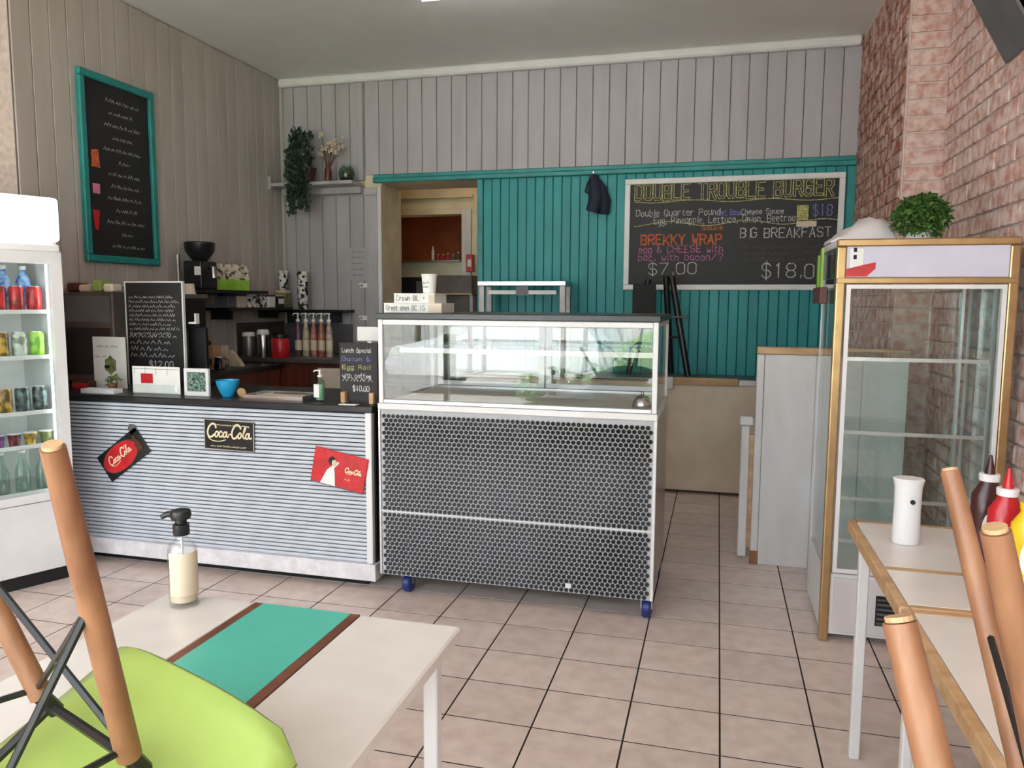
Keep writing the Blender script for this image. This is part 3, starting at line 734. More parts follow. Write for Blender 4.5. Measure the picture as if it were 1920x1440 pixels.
# ================================================================== BACK BENCH, EASEL, GANTRY
BYF = 5.735
bn = thing('low_bench', 'cream fronted bench with a timber top edge under the teal wall', 'bench', (0, 0, 0))
MB().box(-1.90, XRR - .01, BYF + .012, YB - .035, .02, .83).build('carcass', M_cream, bn)
for x0_, x1_ in ((-1.90, -1.2), (-1.195, -.36), (-.335, .30), (.305, .93)):
    MB().box(x0_, x1_, BYF, BYF + .011, .025, .815).build('door', M_cream, bn, bevel=.003)
MB().box(-1.90, XRR - .01, BYF + .004, YB - .032, .831, .848).build('top', M_steel_d, bn, bevel=.002)
MB().box(-.335, .155, BYF - .022, BYF + .003, .808, .862).build('timber_edge', M_wood_y, bn, bevel=.004)
MB().box(.16, .30, BYF - .018, BYF + .003, .812, .852).build('worn_edge', M_white_worn, bn, bevel=.004)
lt = MB().box(-.345, -.30, BYF - .045, BYF - .023, .775, .865).build('latch', M_white_worn, bn, bevel=.006)
ez = thing('black_easel', 'black wooden easel standing on the bench below the menu board', 'easel', (0, 0, 0))
Ye = BYF + .14
def leg(p, q, r0=.018, Y0=Ye, Y1=Ye):
    A, B = at(p[0], p[1], Y0), at(q[0], q[1], Y1)
    d = (B - A).normalized(); return A, B
for nm, p, q, ya, yb in (('leg', (1216, 524), (1178, 700), Ye + .1, Ye), ('leg', (1260, 520), (1290, 701), Ye + .1, Ye), ('leg', (1249, 518), (1258, 694), Ye + .12, Ye + .22)):
    A, B = at(p[0], p[1], ya), at(q[0], q[1], yb); B.z = .857
    MB().cyl(A, B, .024, .024, n=8).build(nm, M_black, ez, smooth=50)
A, B = at(1240, 633, Ye + .03), at(1279, 632, Ye + .03)
MB().cyl(A, B, .009, n=8).build('stretcher', M_black, ez)
A, B = at(1186, 588, Ye + .05), at(1285, 586, Ye + .05)
MB().box(A.x, A.x + .17, Ye + .04, Ye + .065, A.z - .01, A.z + .22).build('board_panel', M_dark, ez, bevel=.003)
MB().box(A.x - .01, B.x + .02, Ye + .02, Ye + .038, A.z - .03, A.z - .012).build('ledge', M_black, ez, bevel=.003)

Yg = 5.93
g0, g1 = at(905, 537, Yg), at(1067, 528, Yg)
gt = thing('heated_gantry', 'stainless steel heat lamp gantry standing behind the chiller', 'gantry', ((g0.x + g1.x) / 2, Yg, .8485))
Wg = (g1.x - g0.x) / 2; Hg = at(985, 528, Yg).z - .8485; Hl = at(985, 549, Yg).z - .8485
MB().box(-Wg, Wg, -.14, .14, Hg - .035, Hg).build('top_shelf', M_steel, gt, bevel=.003)
mb = MB(); squiggles(mb, (-.05, -.1415, Hg - .026), U, V, .12, .012, .002, 5); mb.build('badge', M_grey, gt)
for sx in (-1, 1):
    MB().box(sx * Wg - sx * .05, sx * Wg - sx * .005, -.12, -.09, 0, Hg - .036).build('leg', M_steel_d, gt, bevel=.002)
    MB().box(sx * Wg - sx * .05, sx * Wg - sx * .005, .09, .12, 0, Hg - .036).build('leg', M_steel_d, gt, bevel=.002)
    MB().box(min(sx * .05, sx * (Wg - .08)), max(sx * .05, sx * (Wg - .08)), -.10, -.06, Hl - .012, Hl + .018).build('lamp_tube', M_paper, gt)
MB().box(-.05, .05, -.10, -.06, Hl - .02, Hg - .036).build('lamp_bracket', M_black, gt)

# ================================================================== HALF-HEIGHT WHITE PARTITION
pt = thing('half_partition', 'half height white partition with a timber cap beside the glass fridge', 'partition', (0, 0, 0))
PY = 4.25
MB().box(.245, .935, PY + .003, PY + .06, 0, 1.135).build('panel', M_white_worn, pt, bevel=.003)
for x0_, x1_ in ((.245, .50), (.503, .72), (.723, .935)):
    MB().box(x0_ + .001, x1_, PY - .003, PY + .0025, .0, 1.134).build('face_board', M_white_worn, pt, bevel=.002)
MB().box(.205, .94, PY - .018, PY + .075, 1.136, 1.172).build('cap', M_wood_y, pt, bevel=.004)
MB().box(.207, .244, PY - .006, PY + .062, .0, 1.135).build('edge_stile', M_white_worn, pt, bevel=.004)
MB().box(.204, .246, PY - .012, PY - .0065, .0, .075).build('worn_block', M_wood, pt, bevel=.003)
MB().box(.14, .185, PY + .015, PY + .058, .03, .75).build('gate_edge', M_white_worn, pt, bevel=.005)
MB().box(.130, .200, PY - .005, PY + .065, .752, .80).build('hinge_block', M_white_worn, pt, bevel=.006)
MB().box(.1855, .2065, PY + .03, PY + .045, .08, .70).build('gap_strip', M_wood_y, pt)

# ================================================================== GLASS FRIDGE ON THE RIGHT
RX0, RX1, RY0, RY1, RZ = .448, 1.092, 3.32, 3.86, 1.655
fr = thing('glass_fridge', 'tall empty display fridge with brass frame and glass sides', 'display fridge', (0, 0, 0))
MB().box(RX0 + .008, RX1 - .008, RY0 + .012, RY1 - .008, .03, .29).build('base_cabinet', M_white, fr, bevel=.003)
MB().box(RX0 + .05, RX1 - .05, RY0 + .004, RY0 + .0119, .045, .275).build('kick_panel', M_white_worn, fr, bevel=.002)
gr = MB().box(.66, .76, RY0 - .002, RY0 + .0035, .09, .215).build('vent_grille', M_ink, fr)
for k in range(6): MB().box(.664, .756, RY0 - .006, RY0 - .0022, .097 + k * .02, .105 + k * .02).build('grille_slat', M_grey, gr)
for x in (RX0, RX1 - .036):
    MB().box(x, x + .036, RY0, RY0 + .036, 0, RZ - .03).build('corner_post', M_gold, fr, bevel=.006, seg=2)
    MB().box(x + .012, x + .026, RY1 - .030, RY1 - .014, .0, RZ - .03).build('rear_post', M_white, fr, bevel=.002)
for z0_, z1_ in ((RZ - .03, RZ), (1.478, 1.505)):
    MB().box(RX0, RX1, RY0 - .002, RY0 + .034, z0_, z1_ - .0005).build('front_rail', M_gold, fr, bevel=.005)
MB().box(RX0, RX1, RY0 + .0345, RY1, RZ - .03, RZ - .001).build('roof_panel', M_white, fr, bevel=.003)
MB().box(RX0 + .0365, RX1 - .0365, RY0 + .006, RY0 + .025, 1.5055, RZ - .0305).build('header_panel', M_header, fr)
MB().box(RX0 + .004, RX0 + .02, RY0 + .037, RY1 - .037, 1.506, RZ - .031).build('header_side', M_glass_g, fr)
dx0, dx1 = RX0 + .04, RX1 - .04
dr = MB().box(dx0, dx0 + .016, RY0 - .004, RY0 + .018, .30, 1.476).box(dx1 - .016, dx1, RY0 - .004, RY0 + .018, .30, 1.476).box(dx0 + .016, dx1 - .016, RY0 - .004, RY0 + .018, 1.460, 1.476).box(dx0 + .016, dx1 - .016, RY0 - .004, RY0 + .018, .30, .318).build('door_frame', M_white, fr)
MB().box(dx0 + .017, dx1 - .017, RY0 + .004, RY0 + .009, .319, 1.459).build('door_pane', M_glass_g, dr)
for x in (RX0 + .014, RX1 - .020):
    MB().box(x, x + .005, RY0 + .037, RY1 - .037, .292, 1.476).build('side_pane', M_glass_g, fr)
MB().box(RX0 + .037, RX1 - .037, RY1 - .02, RY1 - .015, .292, 1.476).build('rear_pane', M_glass_g, fr)
for y in (RY0 + .06, RY1 - .06):
    MB().box(RX1 - .062, RX1 - .05, y - .012, y + .012, .292, 1.476).build('shelf_upright', M_alu, fr)
    MB().box(RX0 + .034, RX0 + .040, y - .006, y + .006, .292, 1.476).build('shelf_upright', M_alu, fr)
for z in (1.175, .875, .60, .42):
    s_ = MB().box(RX0 + .045, RX1 - .07, RY0 + .05, RY1 - .05, z, z + .007).build('glass_shelf', M_glass_g, fr)
    MB().box(RX0 + .045, RX1 - .07, RY0 + .044, RY0 + .0495, z - .004, z + .011).build('shelf_lip', M_alu, s_)
c0_ = at(1593, 503, RY0 + .004); c1_ = at(1620, 466, RY0 + .004)
cd = MB().box(c0_.x, c1_.x, RY0 + .003, RY0 + .0055, max(c0_.z, 1.507), c1_.z).build('price_card', M_paper, fr)
mb = MB()
for k in range(2): mb.box(c0_.x + .012, c0_.x + .024, RY0 + .002, RY0 + .0028, c0_.z + .035 + k * .028, c0_.z + .052 + k * .028)
mb.build('card_marks', M_navy, cd)
MB().prism([(0, 0), (.075, .0), (.105, .03), (.105, .055), (.06, .045), (0, .03)], .002, (RX0 + .037, RY0 + .0045, 1.508), U, V).build('red_sticker', M_red, fr)

# on the fridge
t = thing('potted_basil', 'bushy green plant in a white pot on top of the glass fridge', 'potted plant', (.775, 3.48, RZ))
MB().lathe([(.048, 0), (.062, .07), (.066, .072), (.066, .082), (.056, .082), (.05, .06)], n=20).build('pot', M_white, t, smooth=40)
leaf_cloud(2400, (0.0, -.012, .095), (.10, .10, .088), .024, 11, zmin=.026, hollow=.1).build('foliage', M_leaf, t)
t = thing('plastic_bag', 'crumpled white plastic bag lying behind the plant on the fridge', 'bag', (.545, 3.64, RZ))
mb = MB(); nu, nv = 9, 7; vs = []; fs = []
for j in range(nv):
    for i in range(nu):
        u_, v_ = i / (nu - 1), j / (nv - 1)
        hgt = .11 * min(1, u_ * 1.6 + .12) * math.sin(PI * min(1, .15 + .75 * v_)) * (1 - max(0, u_ - .85) * 2)
        vs.append((-.10 + .25 * u_, -.12 + .22 * v_, max(.003, hgt + .008 * math.sin(i * 2.1 + j * 1.7))))
for j in range(nv - 1):
    for i in range(nu - 1): q = j * nu + i; fs.append((q, q + 1, q + nu + 1, q + nu))
mb.add(vs, fs)
mb.add([(v[0], v[1], .0015) for v in vs], [tuple(reversed(f)) for f in fs])
n0 = nu * nv
rim = [(i, i + 1) for i in range(nu - 1)] + [((j + 1) * nu - 1, (j + 2) * nu - 1) for j in range(nv - 1)] + [((nv - 1) * nu + i + 1, (nv - 1) * nu + i) for i in range(nu - 2, -1, -1)] + [((j + 1) * nu, j * nu) for j in range(nv - 2, -1, -1)]
mb.add(mb.v[:], [(a_, b_, b_ + n0, a_ + n0) for a_, b_ in rim])
mb.build('bag_body', M_white_worn, t, smooth=70)
t = thing('menu_rack', 'dark rack of green booklets hung on the side of the glass fridge', 'rack', (RX0 - .001, 3.66, 1.40))
MB().box(-.035, -.001, -.13, .10, 0, .07).build('holder', M_wood_d, t, bevel=.003)
for k, y in enumerate((-.12, -.075, -.02, .035)):
    MB().box(-.030 + .004 * (k % 2), -.022 + .004 * (k % 2), y, y + .045, .008, .235 - .012 * k).build('booklet', M_green if k % 2 == 0 else M_leaf, t)
t = thing('wall_speaker', 'dark grey wedge shaped speaker high on the brick wall', 'speaker', (XR - .0165, 3.62, 2.40))
MB().prism([(0, 0), (-.16, .30), (-.16, .62), (0, .62)], .34, (0, -.17, 0), (1, 0, 0), (0, 0, 1)).build('case', M_grey, t, bevel=.008)
for v_ in t.children:
    for q in v_.data.vertices: q.co.y = q.co.y + .34 if q.co.y < -.1718 else q.co.y
MB().box(-.164, -.1605, -.12, .12, .34, .58).build('grille', M_black, t)

# ================================================================== DRINKS FRIDGE ON THE LEFT
FA = math.radians(65.7)
df = thing('drinks_fridge', 'white upright drinks fridge with a lit header and glass door', 'drinks fridge', (-3.098, 3.105, 0), FA)
FW, FD, FH = .64, .50, 1.885
MB().box(-FW, 0, .05, FD, .05, .30).box(-FW, -FW + .035, .05, FD, .30, 1.66).box(-.035, 0, .05, FD, .30, 1.66).box(-FW + .035, -.035, FD - .03, FD, .30, 1.66).box(-FW, 0, .05, FD, 1.66, FH - .01).build('cabinet', M_white, df)
MB().box(-FW + .004, -.004, -.022, .049, 1.675, FH).build('lit_header', M_light, df, bevel=.02, seg=3, smooth=40)
MB().box(-FW, 0, .012, .049, 1.628, 1.664).build('header_rail', M_white, df, bevel=.004)
dr = MB().box(-FW, -FW + .05, 0, .045, .42, 1.627).box(-.05, 0, 0, .045, .42, 1.627).box(-FW + .05, -.05, 0, .045, 1.57, 1.627).box(-FW + .05, -.05, 0, .045, .42, .46).build('door_frame', M_white, df)
MB().box(-FW + .051, -.051, .018, .024, .461, 1.569).build('door_pane', M_glass_g, dr)
MB().box(-FW, 0, .004, .049, .07, .415).build('lower_panel', M_white, df, bevel=.004)
MB().box(-.066, -.048, -.004, .0035, .33, .36).build('lock', M_ink, df)
MB().box(-FW + .02, -.02, .03, .049, 0, .065).build('kick_plate', M_dark, df)
MB().box(-FW + .02, -.02, .1, FD - .02, 0, .0495).build('feet_plinth', M_dark, df)
MB().box(-.052, -.037, .052, .066, .44, 1.58).build('led_strip', M_led, df)
MB().box(-FW + .04, -FW + .052, .052, .066, .44, 1.58).build('led_strip', M_led, df)
SHZ = (1.345, 1.125, .855, .690, .46)
for z in SHZ:
    s_ = MB().box(-FW + .036, -.036, .07, FD - .035, z - .006, z).build('shelf', M_glass_g, df)
    MB().box(-FW + .036, -.036, .062, .0695, z - .014, z + .006).build('shelf_lip', M_white, s_)
Rf = Matrix.Translation((-3.098, 3.105, 0)) @ Matrix.Rotation(FA, 4, 'Z')
_cm = {}
def colm(name, c, c2=None, scale=30):
    if name not in _cm: _cm[name] = mat(name, srgb(*c), .3, scale=scale, col2=srgb(*(c2 or tuple(int(v * .5) for v in c))), lo=.42, hi=.58)
    return _cm[name]
def can(lx, ly, z, m, lab, grp, r=.0325, h=.118):
    P = Rf @ Vector((lx, ly, z + .0005))
    t = thing('drink_can', lab, 'can', P, 0, grp)
    MB().lathe([(r * .8, 0), (r, .010), (r, h - .012), (r * .82, h - .001)], n=18).build('can_body', m, t, smooth=40)
    MB().lathe([(r * .83, h - .0012), (r * .83, h), (r * .74, h), (r * .72, h - .004), (.001, h - .004)], n=18).build('can_lid', M_alu, t, smooth=30)
shelf_plan = {
 0: [('red_can', (200, 30, 36), (130, 10, 16), 'red drink can on the top fridge shelf')] * 7,
 1: [('orange_can', (226, 140, 90), (150, 70, 30), 'orange drink can on the second fridge shelf')] * 4 + [('gold_can_b', (190, 150, 60), (90, 70, 20), 'gold drink can on the second fridge shelf')] + [('pale_can', (200, 206, 196), (120, 130, 110), 'pale drink can on the second fridge shelf')] + [('lime_can', (150, 200, 70), (90, 150, 30), 'lime green drink can on the second fridge shelf')],
 2: [('yellow_can', (206, 186, 96), (110, 96, 40), 'yellow drink can on the third fridge shelf')] * 4 + [('amber_can', (196, 150, 60), (90, 66, 20), 'amber drink can on the third fridge shelf')] + [('black_can', (30, 34, 34), (90, 110, 110), 'black drink can on the third fridge shelf')] * 2}
for si, plan in shelf_plan.items():
    n_ = len(plan)
    for k, (nm, c, c2, lab) in enumerate(plan):
        lx = -FW + .09 + k * (FW - .18) / (n_ - 1)
        can(lx, .115, SHZ[si], colm(nm, c, c2), lab + ', %s can from the right' % ORD[n_ - 1 - k], 'cans in the drinks fridge')
for k in range(6):
    lx = -FW + .10 + k * .088
    P = Rf @ Vector((lx, .215, SHZ[0] + .0005))
    t = thing('water_bottle', 'blue drink bottle behind the red cans, %s from the right' % ORD[5 - k], 'bottle', P, 0, 'blue bottles in the drinks fridge')
    MB().lathe([(.030, 0), (.033, .01), (.033, .14), (.015, .185), (.015, .20)], n=16).build('bottle_body', colm('blue_bottle', (40, 96, 186), (150, 190, 226)), t, smooth=50)
    MB().lathe([(.017, .2003), (.017, .218), (.002, .219)], n=14).build('cap', M_white, t, smooth=40)
for k in range(8):
    lx = -FW + .075 + k * .07
    P = Rf @ Vector((lx, .11, SHZ[3] + .0005))
    nm, c = [('violet_tub', (150, 70, 160)), ('maroon_tub', (150, 40, 60)), ('ochre_tub', (226, 180, 70)), ('olive_tub', (110, 116, 70))][k % 4]
    t = thing('snack_tub', 'small %s snack tub on the fourth fridge shelf, %s from the right' % (nm.split('_')[0], ORD[7 - k]), 'tub', P, 0, 'snack tubs in the drinks fridge')
    MB().lathe([(.022, 0), (.028, .05), (.030, .052), (.030, .058)], n=14).build('tub_body', colm(nm, c), t, smooth=40)
    MB().lathe([(.031, .0583), (.031, .062), (.001, .062)], n=14).build('tub_lid', M_white, t)
for k in range(6):
    lx = -FW + .09 + k * .092
    P = Rf @ Vector((lx, .13, SHZ[4] + .0005))
    pk = k == 2
    t = thing('glass_bottle', 'pink labelled bottle on the lowest fridge shelf' if pk else 'clear green glass bottle on the lowest fridge shelf, %s from the right' % ORD[5 - k], 'bottle', P, 0, 'bottles on the lowest fridge shelf')
    MB().lathe([(.030, 0), (.033, .006), (.033, .10), (.014, .155), (.013, .19)], n=16).build('bottle_body', M_pink if pk else M_glass_b, t, smooth=50)
    MB().lathe([(.015, .1903), (.015, .203), (.001, .204)], n=14).build('cap', M_white, t)

# ================================================================== TABLES AND UPTURNED CHAIRS
def table(name, lab, x0, x1, y0, y1, group, inlay, wood_left):
    t = thing(name, lab, 'table', ((x0 + x1) / 2, (y0 + y1) / 2, 0), 0, group)
    w, d = (x1 - x0) / 2, (y1 - y0) / 2
    if inlay:
        a0, a1 = inlay
        MB().box(-w, a0 - .021, -d, d, .712, .740).box(a1 + .021, w, -d, d, .712, .740).box(a0 - .0205, a1 + .0205, -d + .001, d - .001, .712, .728).build('top', M_table, t, bevel=.004)
        MB().box(a0 - .0205, a0 - .0005, -d, d, .7285, .7402).build('timber_band', M_wood_band, t)
        MB().box(a1 + .0005, a1 + .0205, -d, d, .7285, .7402).build('timber_band', M_wood_band, t)
        MB().box(a0, a1, -d, d, .7285, .7404).build('inlay_panel', M_teal_in, t)
    else:
        MB().box(-w + .022, w - .022, -d + .022, d - .022, .712, .740).build('top', M_table, t, bevel=.002)
        for q in ((-w, -w + .0215, -d, d), (w - .0215, w, -d, d), (-w + .022, w - .022, -d, -d + .0215), (-w + .022, w - .022, d - .0215, d)):
            MB().box(q[0], q[1], q[2], q[3], .706, .7405).build('edge_band', M_wood_y, t, bevel=.003)
        if wood_left: MB().box(-w + .0225, w - .0225, wood_left - .012, wood_left + .012, .7395, .7408).build('cross_band', M_wood_y, t)
    for sx in (-1, 1):
        for sy in (-1, 1):
            MB().box(sx * (w - .045) - .015, sx * (w - .045) + .015, sy * (d - .045) - .015, sy * (d - .045) + .015, 0, .711 if inlay else .7055).build('leg', M_white, t, bevel=.003)
    MB().box(-w + .06, w - .06, -d + .06, -d + .08, .66, .7055).box(-w + .06, w - .06, d - .08, d - .06, .66, .7055).build('apron', M_white, t)
table('cafe_table', 'white cafe table with a teal and timber stripe in the left foreground', -1.186, -.488, .585, 1.438, 'cafe tables', (-.943 + .837, -.733 + .837), None)
table('cafe_table', 'pale timber edged table in front of the glass fridge', .405, 1.10, 1.795, 2.505, 'cafe tables', None, 2.06 - 2.15)
table('cafe_table', 'timber edged table in the middle of the right hand row', .405, 1.10, 1.06, 1.788, 'cafe tables', None, None)
table('cafe_table', 'timber edged table nearest the camera on the right', .10, .625, .14, 1.05, 'cafe tables', None, None)

tips = [Vector((sx * .23, sy * .21, 0)) for sx in (1, -1) for sy in (1, -1)]
def make_chair(lab, shell_m, M, tw=(.23, .21), hb_=(.12, .11)):
    t = thing('shell_chair', lab, 'chair', M=M, group='upturned chairs on the tables')
    T = [Vector((sx * tw[0], sy * tw[1], 0)) for sx in (1, -1) for sy in (1, -1)]
    Hb = [Vector((sx * hb_[0], sy * hb_[1], .36)) for sx in (1, -1) for sy in (1, -1)]
    for a_, b_ in zip(T, Hb):
        lg = MB().tube([a_, a_.lerp(b_, .3), b_], [.0105, .0120, .0135], n=16).build('leg', M_wood, t, smooth=50)
        MB().cyl(b_, b_ + Vector((0, 0, .03)), .010, n=10).build('leg_socket', M_black, lg)
        MB().cyl(a_ + (a_ - b_).normalized() * .0005, a_ + (a_ - b_).normalized() * .004, .0085, n=14).build('leg_glide', M_wood_y, lg)
    def pt(k, f): return T[k].lerp(Hb[k], f)
    br = MB()
    for a_, b_ in ((0, 1), (1, 3), (3, 2), (2, 0)):
        br.tube([pt(a_, .45), pt(b_, .97)], .0042, n=6).tube([pt(b_, .45), pt(a_, .97)], .0042, n=6)
    for a_, b_ in ((0, 1), (1, 3), (3, 2), (2, 0)): br.tube([Hb[a_] + Vector((0, 0, .02)), Hb[b_] + Vector((0, 0, .02))], .006, n=6)
    br.build('wire_brace', M_black, t, smooth=50)
    # moulded shell: seat then backrest, backrest toward -x
    nu, nv = 15, 11; vs = []; fs = []
    prof = [(.235, .405), (.215, .425), (.15, .418), (.05, .402), (-.05, .398), (-.13, .408), (-.18, .44), (-.205, .50), (-.22, .57), (-.235, .64), (-.25, .71), (-.262, .765), (-.268, .80)]
    for i, (x, z) in enumerate(prof):
        f = i / (len(prof) - 1)
        hw = .225 if i < 6 else .225 - .03 * ((i - 6) / 6) ** 2
        if i == 0: hw = .19
        if i == len(prof) - 1: hw = .12
        for j in range(nv):
            v = -1 + 2 * j / (nv - 1)
            lift = .035 * abs(v) ** 3
            vs.append((x + (lift * 1.2 if i > 6 else 0), v * hw, z + (lift if i <= 6 else 0)))
    nr = len(prof)
    for i in range(nr - 1):
        for j in range(nv - 1): q = i * nv + j; fs.append((q, q + 1, q + nv + 1, q + nv))
    mb = MB().add(vs, fs)
    o = mb.build('shell', shell_m, t, smooth=80)
    sm = o.modifiers.new('thick', 'SOLIDIFY'); sm.thickness = .006; sm.offset = 0
    return t
def pose(x, y, z, a_, b_, c_):
    return Matrix.Translation((x, y, z)) @ (Matrix.Rotation(c_, 4, 'Z') @ Matrix.Rotation(b_, 4, 'Y') @ Matrix.Rotation(PI + a_, 4, 'X'))
make_chair('lime shell chair with wooden legs upturned on the left table', M_lime, pose(-0.823, 0.435, 1.146, -0.024, -0.554, 1.198))
make_chair('lime shell chair upturned on the right table with legs before the sauce bottles', M_lime, pose(0.462, 0.769, 1.208, 0.077, -0.049, 2.959), (.23, .185), (.12, .10))
make_chair('lime shell chair upturned at the near right, one leg tip in view', M_lime, pose(0.305, 0.31, 1.195, 0, 0, PI * .5), (.22, .185), (.12, .10))

# soap bottle on the left table
t = thing('pump_bottle', 'clear pump bottle with a cream label on the left table', 'bottle', (-1.105, 1.385, .7406))
MB().lathe([(.0285, 0), (.030, .004), (.030, .125), (.026, .137), (.014, .148), (.013, .156), (.011, .156), (.012, .146), (.024, .134), (.027, .124), (.027, .006), (.001, .005)], n=28).build('bottle_body', M_glass, t, smooth=40)
MB().lathe([(.0268, .012), (.0268, .10), (.001, .1002)], n=24).build('liquid', M_amber, t, smooth=40)
lb = MB()
n_ = 16
vs = []
for k in range(n_ + 1):
    a_ = -PI * .62 + PI * .80 * k / n_
    for z in (.028, .122): vs.append((.0306 * math.cos(a_), .0306 * math.sin(a_), z))
lb.add(vs, [(2 * k, 2 * k + 2, 2 * k + 3, 2 * k + 1) for k in range(n_)])
lo_ = lb.build('label_sheet', M_amber, t, smooth=60)
MB().lathe([(.016, .1565), (.017, .158), (.017, .180), (.012, .183), (.012, .190), (.020, .192), (.022, .200), (.020, .210), (.006, .214)], n=20).build('pump_head', M_black, t, smooth=40)
MB().tube([(-.01, -.004, .203), (-.026, -.012, .202), (-.036, -.016, .196)], [.0075, .0065, .005], n=10).build('nozzle', M_black, t, smooth=50)
MB().cyl((0, 0, .02), (0, 0, .156), .0025, n=8).build('dip_tube', M_white, t)

# white dispenser on the right table
t = thing('air_freshener', 'white flared plastic dispenser standing on the timber edged table', 'dispenser', (.523, 2.30, .7408))
MB().lathe([(.034, 0), (.036, .004), (.034, .09), (.035, .155), (.039, .176), (.0405, .180), (.037, .183), (.001, .182)], n=28, sy=.85).build('case', M_white, t, smooth=40)
MB().cyl((.006, -.029, .122), (.006, -.0325, .122), .0065, n=14).build('button', M_ink, t)
# sauce bottles
def sauce(px, Y, m, lab, cap, h=.20):
    P = atz(px, 1000, .74); d = ray(px, 1000); P = EYE_P + d * (Y / d.y)
    t = thing('sauce_bottle', lab, 'bottle', (P.x, Y, .7408), random.uniform(-.2, .2), 'squeeze sauce bottles')
    MB().lathe([(.034, 0), (.038, .006), (.038, .05), (.033, .105), (.038, .15), (.037, h * .80), (.022, h * .9), (.020, h * .93)], n=24, sy=.75).build('bottle_body', m, t, smooth=50)
    MB().lathe([(.022, h * .932), (.023, h * .99), (.021, h), (.002, h)], n=20).build('cap', cap, t, smooth=40)
    MB().lathe([(.012, h + .0003), (.008, h + .02), (.003, h + .045)], n=14).build('nozzle', m, t, smooth=40)
    mb = MB().prism([(.022 * math.cos(a_ * PI / 8), .125 + .044 * math.sin(a_ * PI / 8)) for a_ in range(16)], .001, (0, -.0288, 0), U, V); mb.build('label_sheet', M_paper, t)
    mb = MB().prism([(.011 * math.cos(a_ * PI / 8), .105 + .014 * math.sin(a_ * PI / 8)) for a_ in range(16)], .001, (0, -.0300, 0), U, V); mb.build('tomato_picture', m, t)
    return t
sauce(1848, 2.06, M_bbq, 'dark brown barbecue sauce squeeze bottle behind the chair legs', M_white, .255)
sauce(1884, 1.93, M_tom, 'red tomato sauce squeeze bottle between the brown and yellow ones', M_white, .25)
sauce(1932, 1.84, M_yellow, 'yellow mustard squeeze bottle at the right edge', M_yellow, .24)
t = thing('receipt_slip', 'small white paper slip lying on the right hand tables', 'paper slip', tuple(atz(1843, 1043, .7412)), .1)
MB().box(-.03, .03, -.055, .055, 0, .0006).build('paper', M_paper, t)

# ================================================================== SHELF WITH PLANTS
t = thing('wall_shelf', 'white ledge shelf with plants above the pale panel', 'shelf', (0, 0, 0))
MB().box(XL + .016, -2.955, 5.94, YB - .0165, 2.366, 2.395).build('board', M_wall, t, bevel=.004)
MB().box(XL + .016, XL + .05, 5.93, 5.9395, 2.34, 2.45).build('end_cap', M_wall, t, bevel=.004)
MB().box(XL + .05, -2.96, 6.10, YB - .0312, 2.31, 2.3655).build('bracket_rail', M_wall, t, bevel=.004)
ZS = 2.3955
P = at(577, 320, 6.03)
t = thing('trailing_ivy', 'dark green ivy trailing from a pot on the ledge shelf', 'potted plant', (P.x, 6.03, ZS))
MB().lathe([(.05, 0), (.07, .11), (.075, .11), (.075, .125), (.06, .125), (.055, .1)], n=18).build('pot', M_wood_d, t, smooth=40)
rn = random.Random(4); fl = MB(); st = MB()
for k in range(26):
    a_ = rn.uniform(0, 6.28); r_ = rn.uniform(.0, .05)
    sx_ = rn.uniform(-.10, .085); L = rn.uniform(.18, .62)
    pts = [(math.cos(a_) * r_, math.sin(a_) * r_ * .5 - .01, .12), (sx_ * .8, -.10 - rn.random() * .03, .20 + rn.random() * .22), (sx_, -.135 - rn.random() * .02, .06), (sx_ * rn.uniform(.5, 1.0) - .01, -.125 - rn.random() * .02, .16 - L * .72)]
    pts = smooth_line(pts, 8); st.tube(pts, .0022, n=4)
    for p in pts[2:]:
        for q in range(3):
            c = Vector(p) + Vector((rn.uniform(-.03, .03), rn.uniform(-.02, .004), rn.uniform(-.02, .02))); s_ = rn.uniform(.026, .05)
            R = Euler((rn.uniform(-.6, 1.0), rn.uniform(-.8, .8), rn.uniform(0, 6.28))).to_matrix()
            fl.add([c + R @ Vector(v) * s_ for v in ((0, 0, 0), (.45, .15, .4), (.1, .05, 1.1), (-.35, .12, .45))], [(0, 1, 2), (0, 2, 3)])
fl.build('foliage', M_leaf_d, t); st.build('stems', M_leaf, t)
P = at(615, 320, 6.06)
t = thing('dried_flowers', 'slim dark vase of dried beige flowers on the ledge shelf', 'vase', (P.x, 6.06, ZS))
MB().lathe([(.022, 0), (.032, .03), (.030, .10), (.014, .15), (.018, .165), (.013, .165), (.010, .15), (.02, .05), (.001, .02)], n=18).build('vase', M_wood_d, t, smooth=50)
sg = MB(); fg = MB(); rn = random.Random(9)
for k in range(14):
    e = Vector((rn.uniform(-.06, .17), rn.uniform(-.05, .02), rn.uniform(.24, .42)))
    sg.tube([(0, 0, .10), e * .6 + Vector((0, 0, .05)), e], .002, n=4)
    for q in range(6): fg.ball(e + Vector((rn.uniform(-.025, .025), rn.uniform(-.02, .02), rn.uniform(-.02, .02))), rn.uniform(.008, .014), n=6, m=4)
sg.build('stems', M_wood_d, t); fg.build('blossoms', M_amber, t)
P = at(650, 322, 6.05)
t = thing('glass_terrarium', 'round green glass jar with a plant on the ledge shelf', 'terrarium', (P.x, 6.05, ZS))
MB().lathe([(.03, 0), (.058, .02), (.070, .065), (.060, .11), (.040, .128), (.040, .138), (.037, .138), (.036, .126), (.056, .108), (.066, .065), (.055, .024), (.001, .006)], n=24).build('jar', M_glass_b, t, smooth=50)
leaf_cloud(150, (0, 0, .072), (.05, .05, .045), .022, 21, hollow=.0).build('foliage', M_leaf_l, t)
MB().lathe([(.05, .014), (.056, .03), (.001, .031)], n=20).build('soil', M_wood_d, t)

